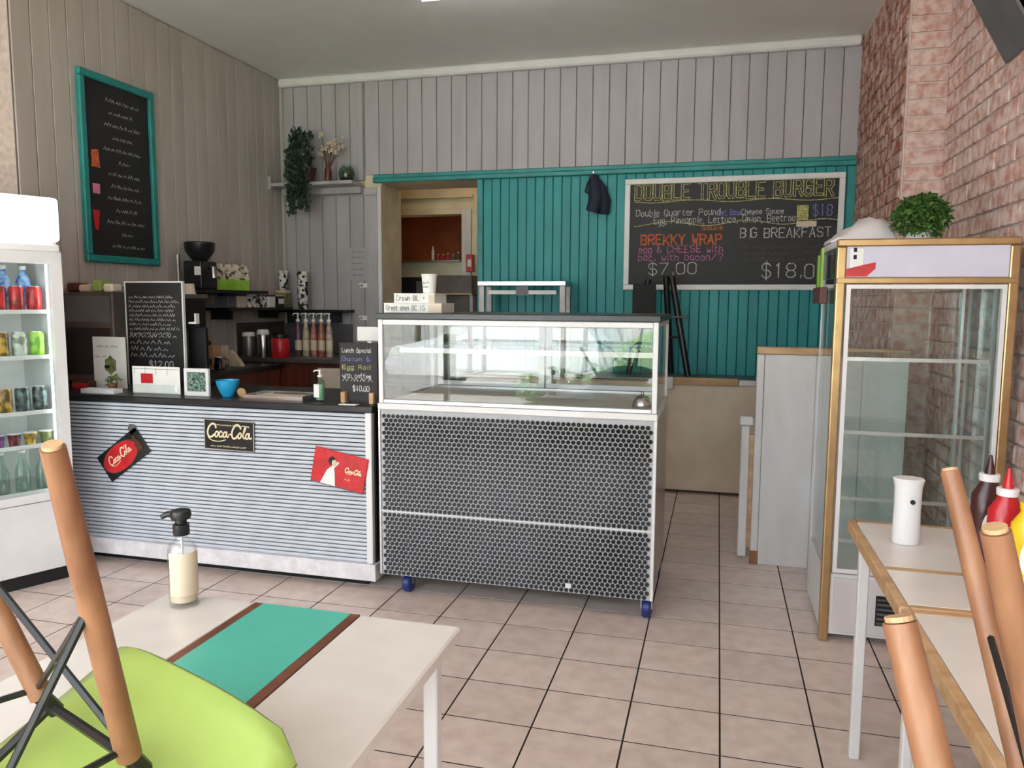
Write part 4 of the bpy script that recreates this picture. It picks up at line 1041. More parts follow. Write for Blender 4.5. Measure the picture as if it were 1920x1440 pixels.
# ================================================================== MENU BOARD ON THE LEFT WALL
m0, m1 = atx(155, 490, XL), atx(292, 495, XL)
mz0, mz1 = m0.z, 2.78
t = thing('menu_chalkboard', 'tall drinks chalkboard in a teal frame on the side wall', 'chalkboard', (XL + .0095, (m0.y + m1.y) / 2, mz0), PI / 2)
W = (m1.y - m0.y) / 2; Hh = mz1 - mz0
MB().box(-W + .045, W - .045, -.014, -.0005, .045, Hh - .045).build('board', M_board, t)
for q in ((-W, W, 0, .045), (-W, W, Hh - .045, Hh), (-W, -W + .045, .045, Hh - .045), (W - .045, W, .045, Hh - .045)):
    MB().box(q[0], q[1], -.034, -.0005, q[2], q[3]).build('frame', M_teal_d, t, bevel=.006)
for k in range(14):
    z = .10 + k * .075
    if z > Hh - .1: break
    wd = [.30, .12, .36, .20, .33, .26][k % 6]
    mb = MB(); squiggles(mb, (-wd / 2 + .05, -.0146, z), U, V, wd, .022, .004, 60 + k); mb.build('chalk_writing', M_chalk, t)
MB().prism([(-.19, .15), (-.165, .15), (-.15, .27), (-.205, .27)], .003, (-.04, -.0145, .05), U, V).build('cup_picture', M_red, t)
MB().prism([(-.205, .40), (-.15, .40), (-.15, .46), (-.205, .46)], .003, (-.03, -.0145, .02), U, V).build('cup_picture', M_pink, t)
MB().prism([(-.205, .58), (-.14, .58), (-.15, .69), (-.205, .68)], .003, (-.03, -.0145, .0), U, V).build('burger_picture', M_chalk_o, t)

# ================================================================== COFFEE BENCHES
ZB = .95
M_cow = mat('cow_print', srgb(226, 222, 216), .6, scale=26, col2=srgb(24, 22, 22), lo=.46, hi=.49)
bb = thing('coffee_bench', 'mahogany fronted coffee bench with a pale end door along the back wall', 'bench', (0, 0, 0))
BX1, BF = -2.63, 5.42
MB().box(XL + .016, BX1, BF + .015, YB - .052, .02, .915).build('carcass', M_wood_d, bb)
for x0_, x1_, m in ((-3.70, -3.36, M_wood_d), (-3.355, -3.02, M_wood_d), (-3.015, -2.64, M_cream)):
    d = MB().box(x0_, x1_, BF, BF + .014, .06, .88).build('door', m, bb, bevel=.003)
    MB().box(x1_ - .05, x1_ - .03, BF - .02, BF - .0005, .7, .82).build('handle', M_steel, d)
MB().box(XL + .016, BX1 + .01, BF - .02, YB - .052, .916, ZB).build('worktop', M_steel_d, bb, bevel=.003)
MB().box(XL + .02, -3.08, YB - .050, YB - .037, ZB + .001, 1.20).build('splashback', M_grey, bb)
MB().box(XL + .0125, XL + .0165, 5.44, YB - .055, ZB + .001, 1.22).build('side_splashback', M_steel_br, bb)
sb = thing('machine_bench', 'dark bench carrying the espresso machine along the side wall', 'bench', (0, 0, 0))
MB().box(XL + .016, -3.32, 4.02, 5.38, .02, .875).build('carcass', M_wood_d, sb)
MB().box(XL + .016, -3.30, 4.0, 5.395, .876, .91).build('worktop', M_black_top, sb, bevel=.003)

# espresso machine
em = thing('espresso_machine', 'dark steel espresso machine behind the tall chalk sign', 'espresso machine', (-3.57, 4.34, .911))
em.scale = (.62, 1, 1)
MB().box(-.25, .22, -.30, .30, .09, .50).build('body', M_steel_d, em, bevel=.015, seg=2)
MB().box(-.26, .25, -.31, .31, .501, .53).build('cup_tray', M_steel, em, bevel=.004)
MB().box(.221, .235, -.29, .29, .30, .49).build('control_panel', M_black, em, bevel=.003)
MB().box(.10, .30, -.29, .29, .045, .085).build('drip_tray', M_black, em, bevel=.004)
MB().box(-.24, .21, -.306, -.3005, .12, .47).build('side_panel', M_black, em)
for y in (-.17, .17):
    g_ = MB().cyl((.26, y, .30), (.26, y, .22), .035, n=16).build('group_head', M_steel, em, smooth=40)
    MB().tube([(.26, y, .225), (.36, y, .215), (.42, y, .20)], [.012, .013, .016], n=8).build('portafilter_handle', M_black, g_, smooth=50)
for sx in (-.2, .18):
    for sy in (-.26, .26): MB().cyl((sx, sy, 0), (sx, sy, .09), .018, n=10).build('foot', M_steel, em)
MB().tube([(-.24, -.29, .535), (-.24, -.29, .57), (-.24, .29, .57), (-.24, .29, .535)], .006, n=6).build('cup_rail', M_steel, em)
def cup(x, y, z, lab, cat='cup', grp=None, r=.04, h=.095, m=None, flip=False, name='paper_cup', lid=None):
    t = thing(name, lab, cat, (x, y, z), 0, grp)
    p = [(r * .75, 0), (r * .97, h * .95), (r * 1.04, h * .96), (r * 1.04, h), (r * .93, h), (r * .72, .004)]
    if flip: p = [(a_, h - b_) for a_, b_ in reversed(p)]
    MB().lathe(p, n=18).build('cup_body', m or M_paper, t, smooth=40)
    if lid: MB().lathe([(r * 1.06, h + .0004), (r * 1.06, h + .008), (r * .9, h + .014), (.001, h + .014)], n=18).build('cup_lid', lid, t, smooth=40)
    return t
for k in range(7):
    cup(-3.53 + .07 * (k % 2), 4.08 + k * .087, .911 + .5305, 'upturned cup warming on the espresso machine, %s from the near end' % ORD[k], grp='cups on the espresso machine', r=.042, h=.07, m=[M_amber, M_paper, M_cream][k % 3], flip=True, name='coffee_cup')

# shelf on the side wall with grinder and coffee bags
t = thing('side_shelf', 'dark shelf on the side wall holding the grinder and coffee bags', 'shelf', (0, 0, 0))
MB().box(XL + .0105, -3.44, 4.68, 5.44, 1.452, 1.476).build('board', M_black, t, bevel=.002)
for y in (4.72, 4.95): MB().box(XL + .0105, -3.5, y, y + .02, 1.445, 1.4515).build('bracket', M_black, t)
gx = -3.58; gy = 4.80
t = thing('coffee_grinder', 'black coffee grinder with a dark hopper and a white sticker', 'grinder', (gx, gy, 1.477))
MB().box(-.075, .075, -.09, .09, 0, .20).build('motor_case', M_black, t, bevel=.012, seg=2)
MB().lathe([(.05, .2005), (.10, .27), (.105, .33), (.095, .335), (.001, .337)], n=20).build('hopper', M_black, t, smooth=40)
MB().box(.02, .07, -.0945, -.0905, .10, .16).build('sticker', M_paper, t)
MB().tube([(.07, .0, .16), (.12, -.02, .15), (.125, -.02, .08)], .02, n=10).build('spout', M_steel, t, smooth=50)
MB().cyl((-.10, -.11, 0), (-.10, -.11, .24), .012).build('upright', M_steel, t)
M_bag = mat('coffee_bag_print', srgb(206, 196, 176), .6, scale=34, col2=srgb(70, 58, 46), lo=.42, hi=.5)
for k in range(4):
    y = 4.98 + k * .10
    t = thing('coffee_bag', ['coffee bag with green band nearest the grinder', 'coffee bag with green band, second from the grinder', 'coffee bag with green band, third from the grinder', 'coffee bag with green band, furthest from the grinder'][k], 'coffee bag', (-3.56, y, 1.477), .2, 'coffee bags on the side shelf')
    MB().lathe([(.046, 0), (.050, .05), (.048, .078)], n=4, sx=1, sy=1.15).build('green_band', M_green, t)
    MB().lathe([(.048, .0785), (.046, .15), (.028, .19), (.006, .20)], n=4, sx=1, sy=1.15).build('bag_body', M_bag, t)

# shelf on the back wall with cow print tins and cup stacks
t = thing('cup_shelf', 'dark shelf on the back wall holding the cow print cup stacks', 'shelf', (0, 0, 0))
MB().box(XL + .05, -3.06, 5.95, YB - .0315, 1.302, 1.325).build('board', M_black, t, bevel=.002)
for x in (-3.6, -3.2): MB().box(x, x + .02, 5.97, YB - .0365, 1.21, 1.3015).build('bracket', M_black, t)
YT = 6.04; ZT2 = 1.3255
def shelf_box(px0, px1, h, m, lab, nm='tin', y=YT, z=ZT2, cat='tin', grp='tins on the cup shelf', lidm=None):
    a_, b_ = at(px0, 570, y).x, at(px1, 570, y).x
    t = thing(nm, lab, cat, ((a_ + b_) / 2, y, z), 0, grp); w_ = (b_ - a_) / 2 - .002
    MB().box(-w_, w_, -.04, .04, 0, h * .86).build('tin_body', m, t, bevel=.004)
    MB().box(-w_ - .001, w_ + .001, -.041, .041, h * .862, h).build('tin_lid', lidm or M_grey, t, bevel=.003)
    return t
#shelf_box(459, 476, .115, M_grey, 'small grey tin at the left end of the cup shelf')
#shelf_box(477, 494, .115, M_amber, 'beige tin second along the cup shelf')
#shelf_box(495, 511, .125, M_cow, 'cow print tin in the middle of the cup shelf', lidm=M_paper)
shelf_box(513, 521, .118, M_leaf_d, 'narrow dark green tin beside the taller pale green tin')
shelf_box(522, 541, .165, M_leaf_l, 'taller pale green tin carrying the short cup stack', lidm=M_amber)
def cup_stack(px, y, z, n, lab, rpx):
    c = at(px, 560, y).x; r = rpx / 233.0
    t = thing('cup_stack', lab, 'cup stack', (c, y, z), 0, 'stacks of cow print cups')
    for k in range(n):
        MB().lathe([(r * .78, k * .026), (r * .98, k * .026 + .085), (r * 1.05, k * .026 + .0855), (r * 1.05, k * .026 + .093), (r * .9, k * .026 + .093), (r * .74, k * .026 + .012)], n=16).build('cup', M_cow, t, smooth=40)
cup_stack(532, YT, ZT2 + .1655, 4, 'short stack of cow print cups on the pale green tin', 9.5)
cup_stack(568, YT, ZT2, 10, 'tall stack of cow print cups at the end of the shelf', 10.5)

# tin shelf on the side wall
zt_ = atx(460, 577, -3.52).z
t = thing('tin_shelf', 'dark lower shelf on the side wall lined with cow print tins', 'shelf', (0, 0, 0))
MB().box(XL + .0105, -3.50, 5.02, 5.90, zt_ - .022, zt_).build('board', M_black, t, bevel=.002)
for y in (5.12, 5.75): MB().box(XL + .0105, -3.56, y, y + .02, zt_ - .09, zt_ - .0225).build('bracket', M_black, t)
tin_plan = (('small grey tin nearest the grinder on the lower side shelf', M_grey, M_black), ('beige tin second along the lower side shelf', M_amber, M_grey), ('cow print tin third along the lower side shelf', M_cow, M_paper), ('large cow print tin fourth along the lower side shelf', M_cow, M_grey), ('white tin fifth along the lower side shelf', M_paper, M_wood_d), ('dark tin with a pale stripe at the far end of the lower side shelf', M_black, M_wood_y))
for k, (lab, m, lm) in enumerate(tin_plan):
    y = 5.09 + k * .135
    t = thing('tin', lab, 'tin', (-3.575, y, zt_ + .0005), 0, 'tins on the lower side shelf')
    MB().box(-.045, .045, -.05, .05, 0, .088).build('tin_body', m, t, bevel=.004)
    MB().box(-.046, .046, -.051, .051, .0885, .104).build('tin_lid', lm, t, bevel=.003)
    if k == 5: MB().box(.0455, .0465, -.04, .04, .03, .07).build('stripe', M_paper, t)

# pie warmer with packets at the left end of the counter
wx0, wx1 = at(124, 640, 3.74).x, at(224, 640, 3.74).x
wz = at(170, 548, 3.74).z
t = thing('pie_warmer', 'dark steel pie warmer behind the poster at the counter end', 'pie warmer', ((wx0 + wx1) / 2, 3.80, ZK))
w_ = (wx1 - wx0) / 2; hz = wz - ZK
MB().box(-w_, w_, -.10, .12, .02, hz).build('case', M_steel_br, t, bevel=.006)
MB().box(-w_ + .02, w_ - .02, -.105, -.1005, .06, hz * .62).build('door', M_black, t, bevel=.002)
MB().box(-w_ + .02, w_ - .02, -.106, -.1005, hz * .68, hz - .02).build('control_panel', M_grey, t)
for sx in (-1, 1):
    for y in (-.08, .10): MB().cyl((sx * (w_ - .03), y, 0), (sx * (w_ - .03), y, .0195), .012, n=10).build('foot', M_black, t)
for k, (dx, wd, hh_, m, lab) in enumerate(((-.13, .07, .055, M_wood_d, 'dark brown packet at the left on the pie warmer'), (-.045, .075, .045, M_amber, 'beige packet in the middle on the pie warmer'), (.04, .06, .07, M_lime, 'pale green packet on the pie warmer'), (.115, .06, .05, M_cream, 'cream packet at the right on the pie warmer'))):
    q = thing('bread_packet', lab, 'packet', ((wx0 + wx1) / 2 + dx, 3.79, ZK + hz + .0005), .1 * (k - 1), 'packets on the pie warmer')
    MB().box(-wd / 2, wd / 2, -.05, .05, 0, hh_).build('packet_body', m, q, bevel=.012, seg=2)
    MB().box(-wd / 2 - .012, -wd / 2 - .0005, -.035, .035, hh_ * .45, hh_ * .55).build('packet_seam', m, q)

# things on the coffee bench
def bpos(px, Y): return at(px, 660, Y).x
YJ = 5.47
def jar(px, r, h, mb_, ml, lab, grp=None, Y=YJ, nm='canister'):
    t = thing(nm, lab, nm, (bpos(px, Y), Y, ZB + .0005), 0, grp)
    MB().lathe([(r * .96, 0), (r, .006), (r, h * .80), (r * .96, h * .82)], n=20).build('jar_body', mb_, t, smooth=40)
    MB().lathe([(r * 1.02, h * .8205), (r * 1.04, h * .84), (r * 1.0, h * .95), (r * .8, h), (.001, h)], n=20).build('jar_lid', ml, t, smooth=40)
jar(467, .050, .20, M_steel_d, M_paper, 'steel canister with a cream lid beside the paper filters', 'lidded canisters')
jar(494, .048, .22, M_steel, M_paper, 'taller steel canister with a cream lid next to the red one', 'lidded canisters')
jar(526, .070, .19, M_tom, M_black, 'dark red canister with a black lid on the coffee bench', 'lidded canisters')
def side(px, X): return atx(px, 660, X).y
t = thing('filter_stack', 'fanned stack of pale paper filters on the coffee bench', 'filters', (-3.46, side(447, -3.46), .9105))
for k in range(9): MB().prism([(-.07 + k * .012, 0), (-.05 + k * .012, 0), (-.05 + k * .010, .11 - .010 * k), (-.068 + k * .010, .12 - .010 * k)], .05, (0, .03 - .002 * k, 0), U, V).build('filter', M_amber, t)
t = thing('cardboard_carton', 'brown cardboard carton with an open flap on the coffee bench', 'carton', (-3.50, side(394, -3.50), .9105))
MB().box(-.06, .06, -.05, .05, 0, .17).build('carton_body', M_wood_y, t, bevel=.002)
MB().box(-.06, .06, -.052, -.0505, .172, .235).build('flap', M_wood_y, t)
t = thing('sugar_box', 'pale card box of sugar sachets stacked beside the cardboard carton', 'box', (-3.66, side(420, -3.66) - .05, .9105))
MB().box(-.05, .05, -.04, .04, 0, .15).build('box_body', M_cream, t, bevel=.002)
MB().box(-.045, .045, -.0412, -.0404, .03, .09).build('label_sheet', M_red, t)
t = thing('milk_jug', 'small steel milk jug in front of the red sachet box', 'jug', (-3.40, side(412, -3.40), .9105))
MB().lathe([(.035, 0), (.045, .02), (.036, .075), (.042, .09), (.038, .09), (.032, .075), (.04, .022), (.001, .006)], n=20).build('jug_body', M_steel, t, smooth=50)
MB().tube([(.036, 0, .08), (.07, 0, .07), (.065, 0, .03), (.04, 0, .025)], .004, n=6).build('handle', M_steel, t, smooth=60)
SY = [('plum_syrup', (112, 72, 84), 'plum coloured syrup bottle with a white pump, leftmost of the row'), ('cream_syrup', (190, 184, 150), 'cream syrup bottle with a white pump in the row'), ('pink_syrup', (190, 120, 112), 'pink syrup bottle with a white pump in the row'), ('caramel_syrup', (176, 110, 80), 'caramel syrup bottle with a white pump in the row'), ('pale_syrup', (200, 176, 160), 'pale pink syrup bottle, rightmost of the row')]
for k, (nm, c, lab) in enumerate(SY):
    px = 560 + k * 14.5
    t = thing('syrup_bottle', lab, 'bottle', (bpos(px, 5.66), 5.66, ZB + .0005), 0, 'syrup bottles on the coffee bench')
    MB().lathe([(.026, 0), (.0285, .008), (.0285, .17), (.020, .235), (.014, .25), (.014, .28)], n=18).build('bottle_body', colm(nm, c, tuple(int(v * .8) for v in c)), t, smooth=50)
    MB().lathe([(.0287, .05), (.029, .052), (.029, .13), (.0287, .132)], n=18).build('label_sheet', M_amber, t)
    MB().lathe([(.017, .2803), (.017, .30), (.006, .303), (.006, .34), (.014, .342), (.014, .352), (.001, .353)], n=14).build('pump', M_paper, t, smooth=40)
    MB().tube([(0, 0, .347), (-.02, -.03, .347), (-.024, -.036, .335)], .005, n=6).build('spout', M_paper, t)

# notices on the pale panel
for k, (px, py, w_, h_, lab) in enumerate(((673, 495, 40, 66, 'sheet of small print taped to the pale panel'), (681, 535, 18, 9, 'small dark name label in the middle of the pale panel'), (681, 596, 18, 9, 'small dark name label low on the pale panel'))):
    c = at(px, py, YB - .0145)
    t = thing('notice', lab, 'notice', (c.x, YB - .0145, c.z), 0, 'notices on the pale panel')
    w2, h2 = w_ / 466, h_ / 466
    MB().box(-w2, w2, -.0015, -.0003, -h2, h2).build('sheet', M_wall if k == 0 else M_paper, t)
    mb = MB()
    if k == 0:
        for q in range(5): squiggles(mb, (-w2 * .8, -.002, h2 * .7 - q * .05), U, V, w2 * 1.6, .012, .003, 90 + q)
    else: squiggles(mb, (-w2 * .95, -.002, -h2 * .6), U, V, w2 * 1.95, h2 * 1.3, .006, 95 + k, .001)
    mb.build('print', M_grey if k == 0 else M_ink, t)

# ================================================================== THINGS ON THE SLATTED COUNTER
def cx(px, Y): return at(px, 720, Y).x
# tall chalk sign
Y1 = 3.78
a_, b_ = at(235, 530, Y1), at(340, 530, Y1)
t = thing('chalk_sign', 'tall chalk menu sign in a pale frame at the left of the counter', 'chalkboard', ((a_.x + b_.x) / 2, Y1, ZK))
W = (b_.x - a_.x) / 2; Hh = a_.z - ZK
MB().box(-W, W, 0, .012, .0, Hh).build('board', M_board, t)
for q in ((-W - .008, -W, 0, Hh), (W, W + .008, 0, Hh), (-W - .008, W + .008, Hh, Hh + .008)): MB().box(q[0], q[1], -.003, .015, q[2], q[3]).build('frame', M_white, t)
MB().box(-W * .8, W * .8, .0125, .15, 0, .012).build('foot', M_black, t)
txts = ['', '', '', '']
for k in range(9):
    mb = MB(); squiggles(mb, (-W * .92, -.0006, Hh * .50 + k * .026), U, V, W * 1.8, .017, .0028, 200 + k, .008); mb.build('chalk_writing', M_chalk, t)
for k in range(4):
    mb = MB(); squiggles(mb, (-W * .92, -.0006, Hh * .28 + k * .038), U, V, W * 1.7, .024, .0036, 230 + k, .014); mb.build('chalk_writing', M_chalk, t)
mb = MB(); write(mb, '$12.00', (-W * .25, -.0006, Hh * .18), U, V, .035, .005, width=W * .9); mb.build('lettering', M_chalk, t)
# till
t = thing('till_terminal', 'black till terminal beside the tall chalk sign', 'till', (cx(369, 3.84), 3.87, ZK))
MB().box(-.06, .05, -.05, .10, 0, .03).build('base', M_black, t, bevel=.006)
MB().box(-.02, .02, .02, .05, .0305, .20).build('neck', M_black, t)
MB().box(-.062, .055, -.012, .0195, .08, .34).build('screen', M_black, t, bevel=.006)
MB().box(-.03, .02, -.045, -.0125, .36, .37).box(.012, .02, -.045, -.0125, .3705, .42).build('card_clip', M_paper, t)
MB().box(-.03, .02, -.0124, .018, .3405, .372).build('clip_arm', M_black, t)
# poster stand
Yp = 3.60
a_, b_ = at(173, 631, Yp), at(234, 631, Yp)
t = thing('poster_stand', 'white poster with a plant picture standing at the left counter end', 'poster', ((a_.x + b_.x) / 2, Yp, ZK))
W = (b_.x - a_.x) / 2; Hh = a_.z - ZK
MB().box(-W, W, 0, .004, .0, Hh).build('sheet', M_paper, t)
MB().box(-W, W, .0045, .07, 0, .004).build('foot', M_glass_g, t)
mb = MB(); squiggles(mb, (-W * .75, -.0006, Hh * .80), U, V, W * 1.6, .012, .002, 300); squiggles(mb, (-W * .9, -.0006, Hh * .60), U, V, W * .9, .012, .002, 301); mb.build('print', M_grey, t)
mb = MB().prism([(W * .05 + .035 * math.cos(q * PI / 6) * (1 + .25 * (q % 2)), Hh * .45 + .045 * math.sin(q * PI / 6) * (1 + .25 * (q % 2))) for q in range(12)], .001, (0, -.0002, 0), U, V); mb.build('plant_picture', M_leaf_l, t)
MB().prism([(-.035, 0), (.0, 0), (.0, .02), (-.035, .02)], .001, (0, -.0003, Hh * .38), U, V).build('pot_picture', M_ink, t)
t = thing('small_succulent', 'small pale green succulent in a terracotta pot before the poster', 'potted plant', (cx(211, 3.47), 3.47, ZK))
MB().lathe([(.018, 0), (.024, .035), (.026, .036), (.026, .042), (.020, .042)], n=16).build('pot', M_wood, t, smooth=40)
leaf_cloud(60, (0, 0, .062), (.035, .03, .03), .022, 41, hollow=.1).build('foliage', M_leaf_l, t)
t = thing('chocolate_box', 'reddish brown packet box lying left of the poster', 'box', (cx(158, 3.52), 3.52, ZK))
MB().box(-.055, .055, -.03, .03, 0, .045).build('box_body', M_wood_d, t, bevel=.002)
MB().box(-.05, .05, -.0312, -.0304, .008, .036).build('label_sheet', M_red, t)
t = thing('white_tray', 'flat white tray at the front left of the counter', 'tray', (cx(190, 3.40), 3.40, ZK))
MB().box(-.10, .10, -.03, .03, 0, .004).box(-.10, .10, -.034, -.03, 0, .022).box(-.10, .10, .03, .034, 0, .022).box(-.104, -.10, -.034, .034, 0, .022).box(.10, .104, -.034, .034, 0, .022).build('tray_body', M_white, t)
# card holder
Yc = 3.45
a_, b_ = at(247, 686, Yc), at(336, 686, Yc)
t = thing('card_holder', 'white countertop card holder with a red label', 'card holder', ((a_.x + b_.x) / 2, Yc, ZK))
W = (b_.x - a_.x) / 2; Hh = a_.z - ZK
MB().box(-W, W, 0, .006, 0, Hh).build('back_plate', M_paper, t, bevel=.002)
MB().box(-W, W, -.025, -.020, 0, Hh * .35).box(-W, W, -.020, -.0005, 0, .004).build('front_lip', M_glass, t)
MB().box(-W * .62, -W * .12, -.0035, -.0005, Hh * .38, Hh * .74).build('red_label', M_red, t, bevel=.001)
mb = MB()
for k in range(4): mb.box(-W * .9 + k * W * .46, -W * .89 + k * W * .46, -.001, -.0003, Hh * .7, Hh * .96)
mb.box(-W * .95, W * .95, -.001, -.0003, Hh * .90, Hh * .915)
mb.build('grid_print', M_grey, t)
# framed picture
Yp = 3.43
a_, b_ = at(346, 690, Yp), at(392, 690, Yp)
t = thing('picture_frame', 'small white framed plant picture standing beside the blue bowl', 'picture frame', ((a_.x + b_.x) / 2, Yp, ZK))
W = (b_.x - a_.x) / 2; Hh = a_.z - ZK
for q in ((-W, -W + .018, 0, Hh), (W - .018, W, 0, Hh), (-W + .018, W - .018, 0, .024), (-W + .018, W - .018, Hh - .02, Hh)): MB().box(q[0], q[1], -.010, .008, q[2], q[3]).build('frame', M_white, t, bevel=.002)
MB().box(-W + .0185, W - .0185, -.002, .004, .0245, Hh - .0205).build('picture', mat('leafy_print', srgb(128, 158, 138), .6, scale=70, col2=srgb(34, 52, 44), lo=.42, hi=.6), t)
# blue bowl
t = thing('blue_bowl', 'bright blue glazed bowl on the counter', 'bowl', (cx(427, 3.46), 3.46, ZK))
rb = .060
MB().lathe([(rb * .45, 0), (rb * .5, .006), (rb * .62, .018), (rb * .9, .055), (rb, .085), (rb * .96, .086), (rb * .85, .057), (rb * .5, .022), (.001, .018)], n=32).build('bowl_body', M_blue, t, smooth=50)
t = thing('wooden_coaster', 'small round wooden coaster leaning by the blue bowl', 'coaster', (cx(452, 3.45), 3.45, ZK))
MB().cyl((0, 0, .024), (0, .008, .026), .024, n=20).build('disc', M_wood_y, t)
# wire tray
t = thing('cutlery_tray', 'low steel tray lying flat on the counter', 'tray', (cx(535, 3.52), 3.50, ZK))
MB().box(-.165, .165, -.10, .09, 0, .004).build('base', M_steel, t)
for q in ((-.165, .165, -.104, -.10), (-.165, .165, .09, .094), (-.169, -.165, -.104, .094), (.165, .169, -.104, .094)): MB().box(*q, 0, .022).build('rim', M_steel, t)
MB().box(-.14, .10, -.06, .05, .0045, .012).build('booklet', M_amber, t)
# sanitiser
t = thing('sanitiser_bottle', 'clear hand sanitiser pump bottle with a white label by the small chalkboard', 'bottle', (cx(600, 3.44), 3.44, ZK))
MB().lathe([(.022, 0), (.024, .005), (.024, .095), (.010, .112), (.010, .12)], n=20).build('bottle_body', M_glass_b, t, smooth=45)
MB().lathe([(.0215, .006), (.0215, .085), (.001, .086)], n=18).build('gel', colm('pale_gel', (160, 196, 170), (140, 180, 150)), t)
MB().box(-.021, .008, -.026, -.0245, .02, .085).build('label_sheet', M_paper, t)
MB().lathe([(.012, .1203), (.012, .130), (.004, .131), (.004, .148), (.010, .149), (.010, .156), (.001, .157)], n=14).build('pump', M_white, t, smooth=40)
MB().tube([(0, 0, .153), (-.02, -.012, .152), (-.026, -.015, .145)], .004, n=6).build('nozzle', M_white, t)
# small chalkboard on feet
Yq = 3.42
a_, b_ = at(636, 642, Yq), at(707, 642, Yq)
t = thing('small_chalkboard', 'small chalkboard on two wooden feet at the right counter end', 'chalkboard', ((a_.x + b_.x) / 2, Yq, ZK))
W = (b_.x - a_.x) / 2; Hh = a_.z - ZK
MB().box(-W, W, 0, .010, .008, Hh).build('board', M_board, t, bevel=.001)
for x in (-W * .72, W * .78):
    MB().box(x - .012, x + .012, -.030, -.0005, 0, .055).box(x - .012, x + .012, .0105, .04, 0, .055).build('foot', M_wood_y, t, bevel=.003)
cm = [M_chalk, M_chalk_b, M_chalk_y, M_chalk, M_chalk, M_chalk]
for k, tx in enumerate(('Lunch Special', 'Bacon &', 'Egg Roll', 'with coffee')):
    mb = MB(); write(mb, tx, (-W * .85, -.0006, Hh * (.84 - .14 * k)), U, V, .020, .0032, width=W * 1.55); mb.build('lettering', cm[k], t)
mb = MB(); squiggles(mb, (-W * .85, -.0006, Hh * .36), U, V, W * 1.6, .018, .003, 400); mb.build('chalk_writing', M_chalk, t)
mb = MB(); write(mb, '$10.00', (-W * .3, -.0006, Hh * .2), U, V, .025, .004, width=W * .9); mb.build('lettering', M_chalk, t)
t = thing('price_ticket', 'white ticket card lying before the small chalkboard', 'ticket', (cx(652, 3.345), 3.346, ZK))
MB().box(-.045, .045, -.010, .025, 0, .002).box(-.045, .045, -.0125, -.0105, -.012, .004).build('card', M_paper, t)
# white screen behind
t = thing('tablet_screen', 'white tablet screen on a stand behind the small chalkboard', 'tablet', (cx(690, 3.72), 3.74, ZK))
zt = at(690, 613, 3.72).z - ZK; zb = at(690, 640, 3.72).z - ZK
MB().box(-.065, .075, -.01, .004, zb, zt).build('screen_case', M_paper, t, bevel=.004)
MB().box(-.012, .012, .0045, .02, .012, zt - .02).build('stand_post', M_white, t)
MB().box(-.06, .06, -.04, .06, 0, .0115).build('stand_base', M_white, t, bevel=.003)

# ================================================================== KITCHEN SEEN THROUGH THE DOORWAY
YKB = 7.05
kb = thing('kitchen_bench', 'dark steel kitchen bench seen through the doorway', 'bench', (0, 0, 0))
MB().box(-3.3, -1.5, YKB, YK - .045, .02, .90).build('carcass', M_steel_d, kb)
MB().box(-3.32, -1.48, YKB - .02, YK - .042, .901, .94).build('worktop', M_steel, kb, bevel=.003)
p0, p1 = at(745, 520, YKB + .05), at(792, 575, YKB + .05)
t = thing('microwave_oven', 'black microwave oven on the kitchen bench', 'microwave', ((p0.x + p1.x) / 2 - .02, YKB + .17, .9405))
w_ = (p1.x - p0.x) / 2 + .04; zt = p0.z - .94
MB().box(-w_, w_, -.13, .13, 0, zt).build('case', M_black, t, bevel=.006)
MB().box(-w_ + .02, w_ * .5, -.134, -.1305, .04, zt - .04).build('door', M_dark, t)
MB().box(w_ * .55, w_ - .02, -.134, -.1305, .04, zt - .04).build('control_panel', M_grey, t)
p0, p1 = at(800, 517, YKB + .1), at(888, 553, YKB + .1)
t = thing('grill_hood', 'brown grey steel grill on the kitchen bench', 'grill', ((p0.x + p1.x) / 2, YKB + .17, .9405))
w_ = (p1.x - p0.x) / 2; zt = p0.z - .94; zl = p1.z - .94
MB().box(-w_, w_, -.12, .13, zl, zt).build('hood', M_steel_br, t, bevel=.006)
MB().box(-w_, w_, -.124, -.1205, zl, zl + .014).build('hood_lip', M_wood_y, t)
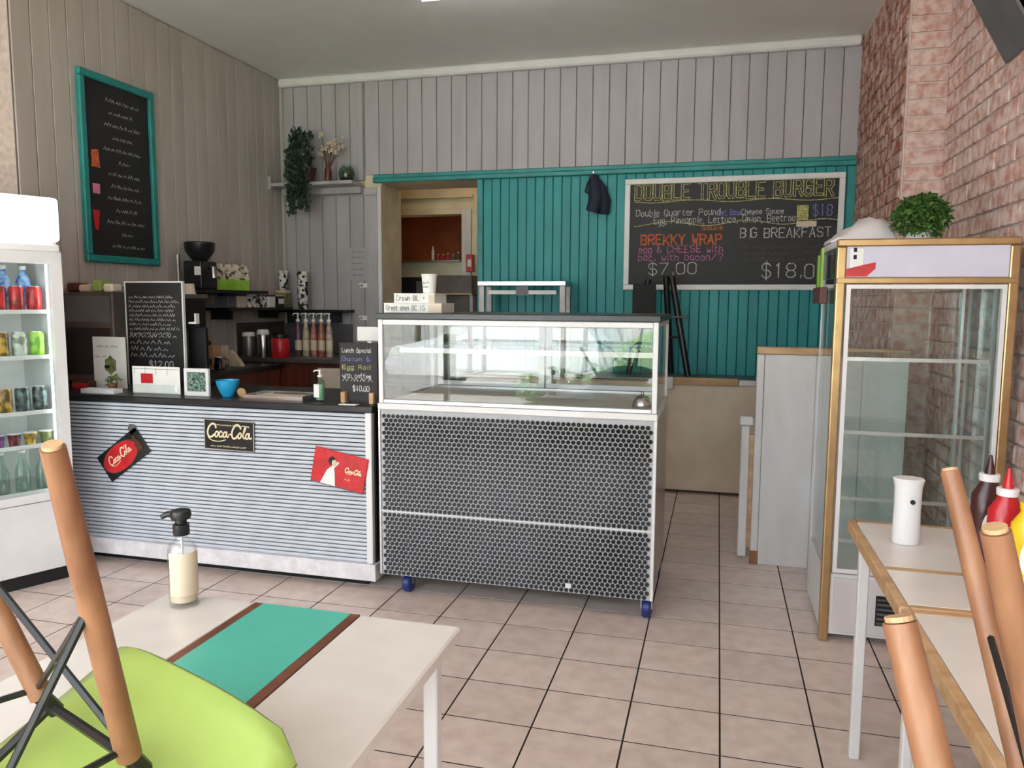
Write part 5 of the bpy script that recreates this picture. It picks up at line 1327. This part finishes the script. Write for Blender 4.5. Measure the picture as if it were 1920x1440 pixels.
MB().box(-w_, w_, .08, .13, 0, zl - .0005).build('back', M_steel_br, t)
for sx in (-1, 1): MB().box(sx * w_ - sx * .03, sx * w_, -.10, -.07, 0, zl - .0005).build('leg', M_steel_d, t)
MB().box(-w_ + .04, w_ - .04, -.10, .07, .0, .05).build('hotplate', M_black, t)
p0 = at(884, 495, YK - .02)
t = thing('fire_blanket_box', 'small red box mounted on the kitchen wall beside the hatch', 'box', (p0.x, YK - .0305, p0.z - .08))
MB().box(-.035, .035, -.06, -.0005, 0, .17).build('box_body', M_tom, t, bevel=.004)
MB().box(-.02, .02, -.0612, -.0604, .05, .12).build('label_sheet', M_paper, t)
zh = kh1.z + .003
t = thing('hatch_shelf', 'narrow steel shelf along the kitchen hatch', 'shelf', (0, 0, 0))
MB().box(kh0.x + .005, kh1.x - .005, YK - .08, YK + .25, kh1.z + .001, zh + .012).build('board', M_steel, t)
t = thing('rear_counter', 'dark counter in the brown room beyond the hatch', 'counter', (0, 0, 0))
MB().box(-4.1, -1.2, 8.15, 8.6, 0, 1.52).build('carcass', M_wood_d, t)
MB().box(-4.12, -1.18, 8.12, 8.62, 1.5205, 1.55).build('worktop', M_wood_band, t)
for k in range(6):
    px = 812 + k * 9.5; x = at(px, 480, YK + .12).x; hk = [.15, .07, .07, .08, .07, .09][k]
    t = thing('hatch_bottle', ['tall pale bottle on the hatch shelf', 'small red jar on the hatch shelf, first after the tall bottle', 'small red jar on the hatch shelf, second after the tall bottle', 'small red jar on the hatch shelf, third after the tall bottle', 'small grey jar on the hatch shelf', 'grey jar at the right end of the hatch shelf'][k], 'bottle', (x, YK + .12, zh + .0125), 0, 'bottles on the hatch shelf')
    m = [M_paper, M_tom, M_tom, M_tom, M_grey, M_grey][k]
    MB().lathe([(.014, 0), (.015, .004), (.015, hk * .7), (.008, hk * .85), (.008, hk * .9)], n=12).build('bottle_body', m, t, smooth=40)
    MB().lathe([(.010, hk * .9005), (.010, hk), (.001, hk)], n=12).build('cap', M_paper, t)
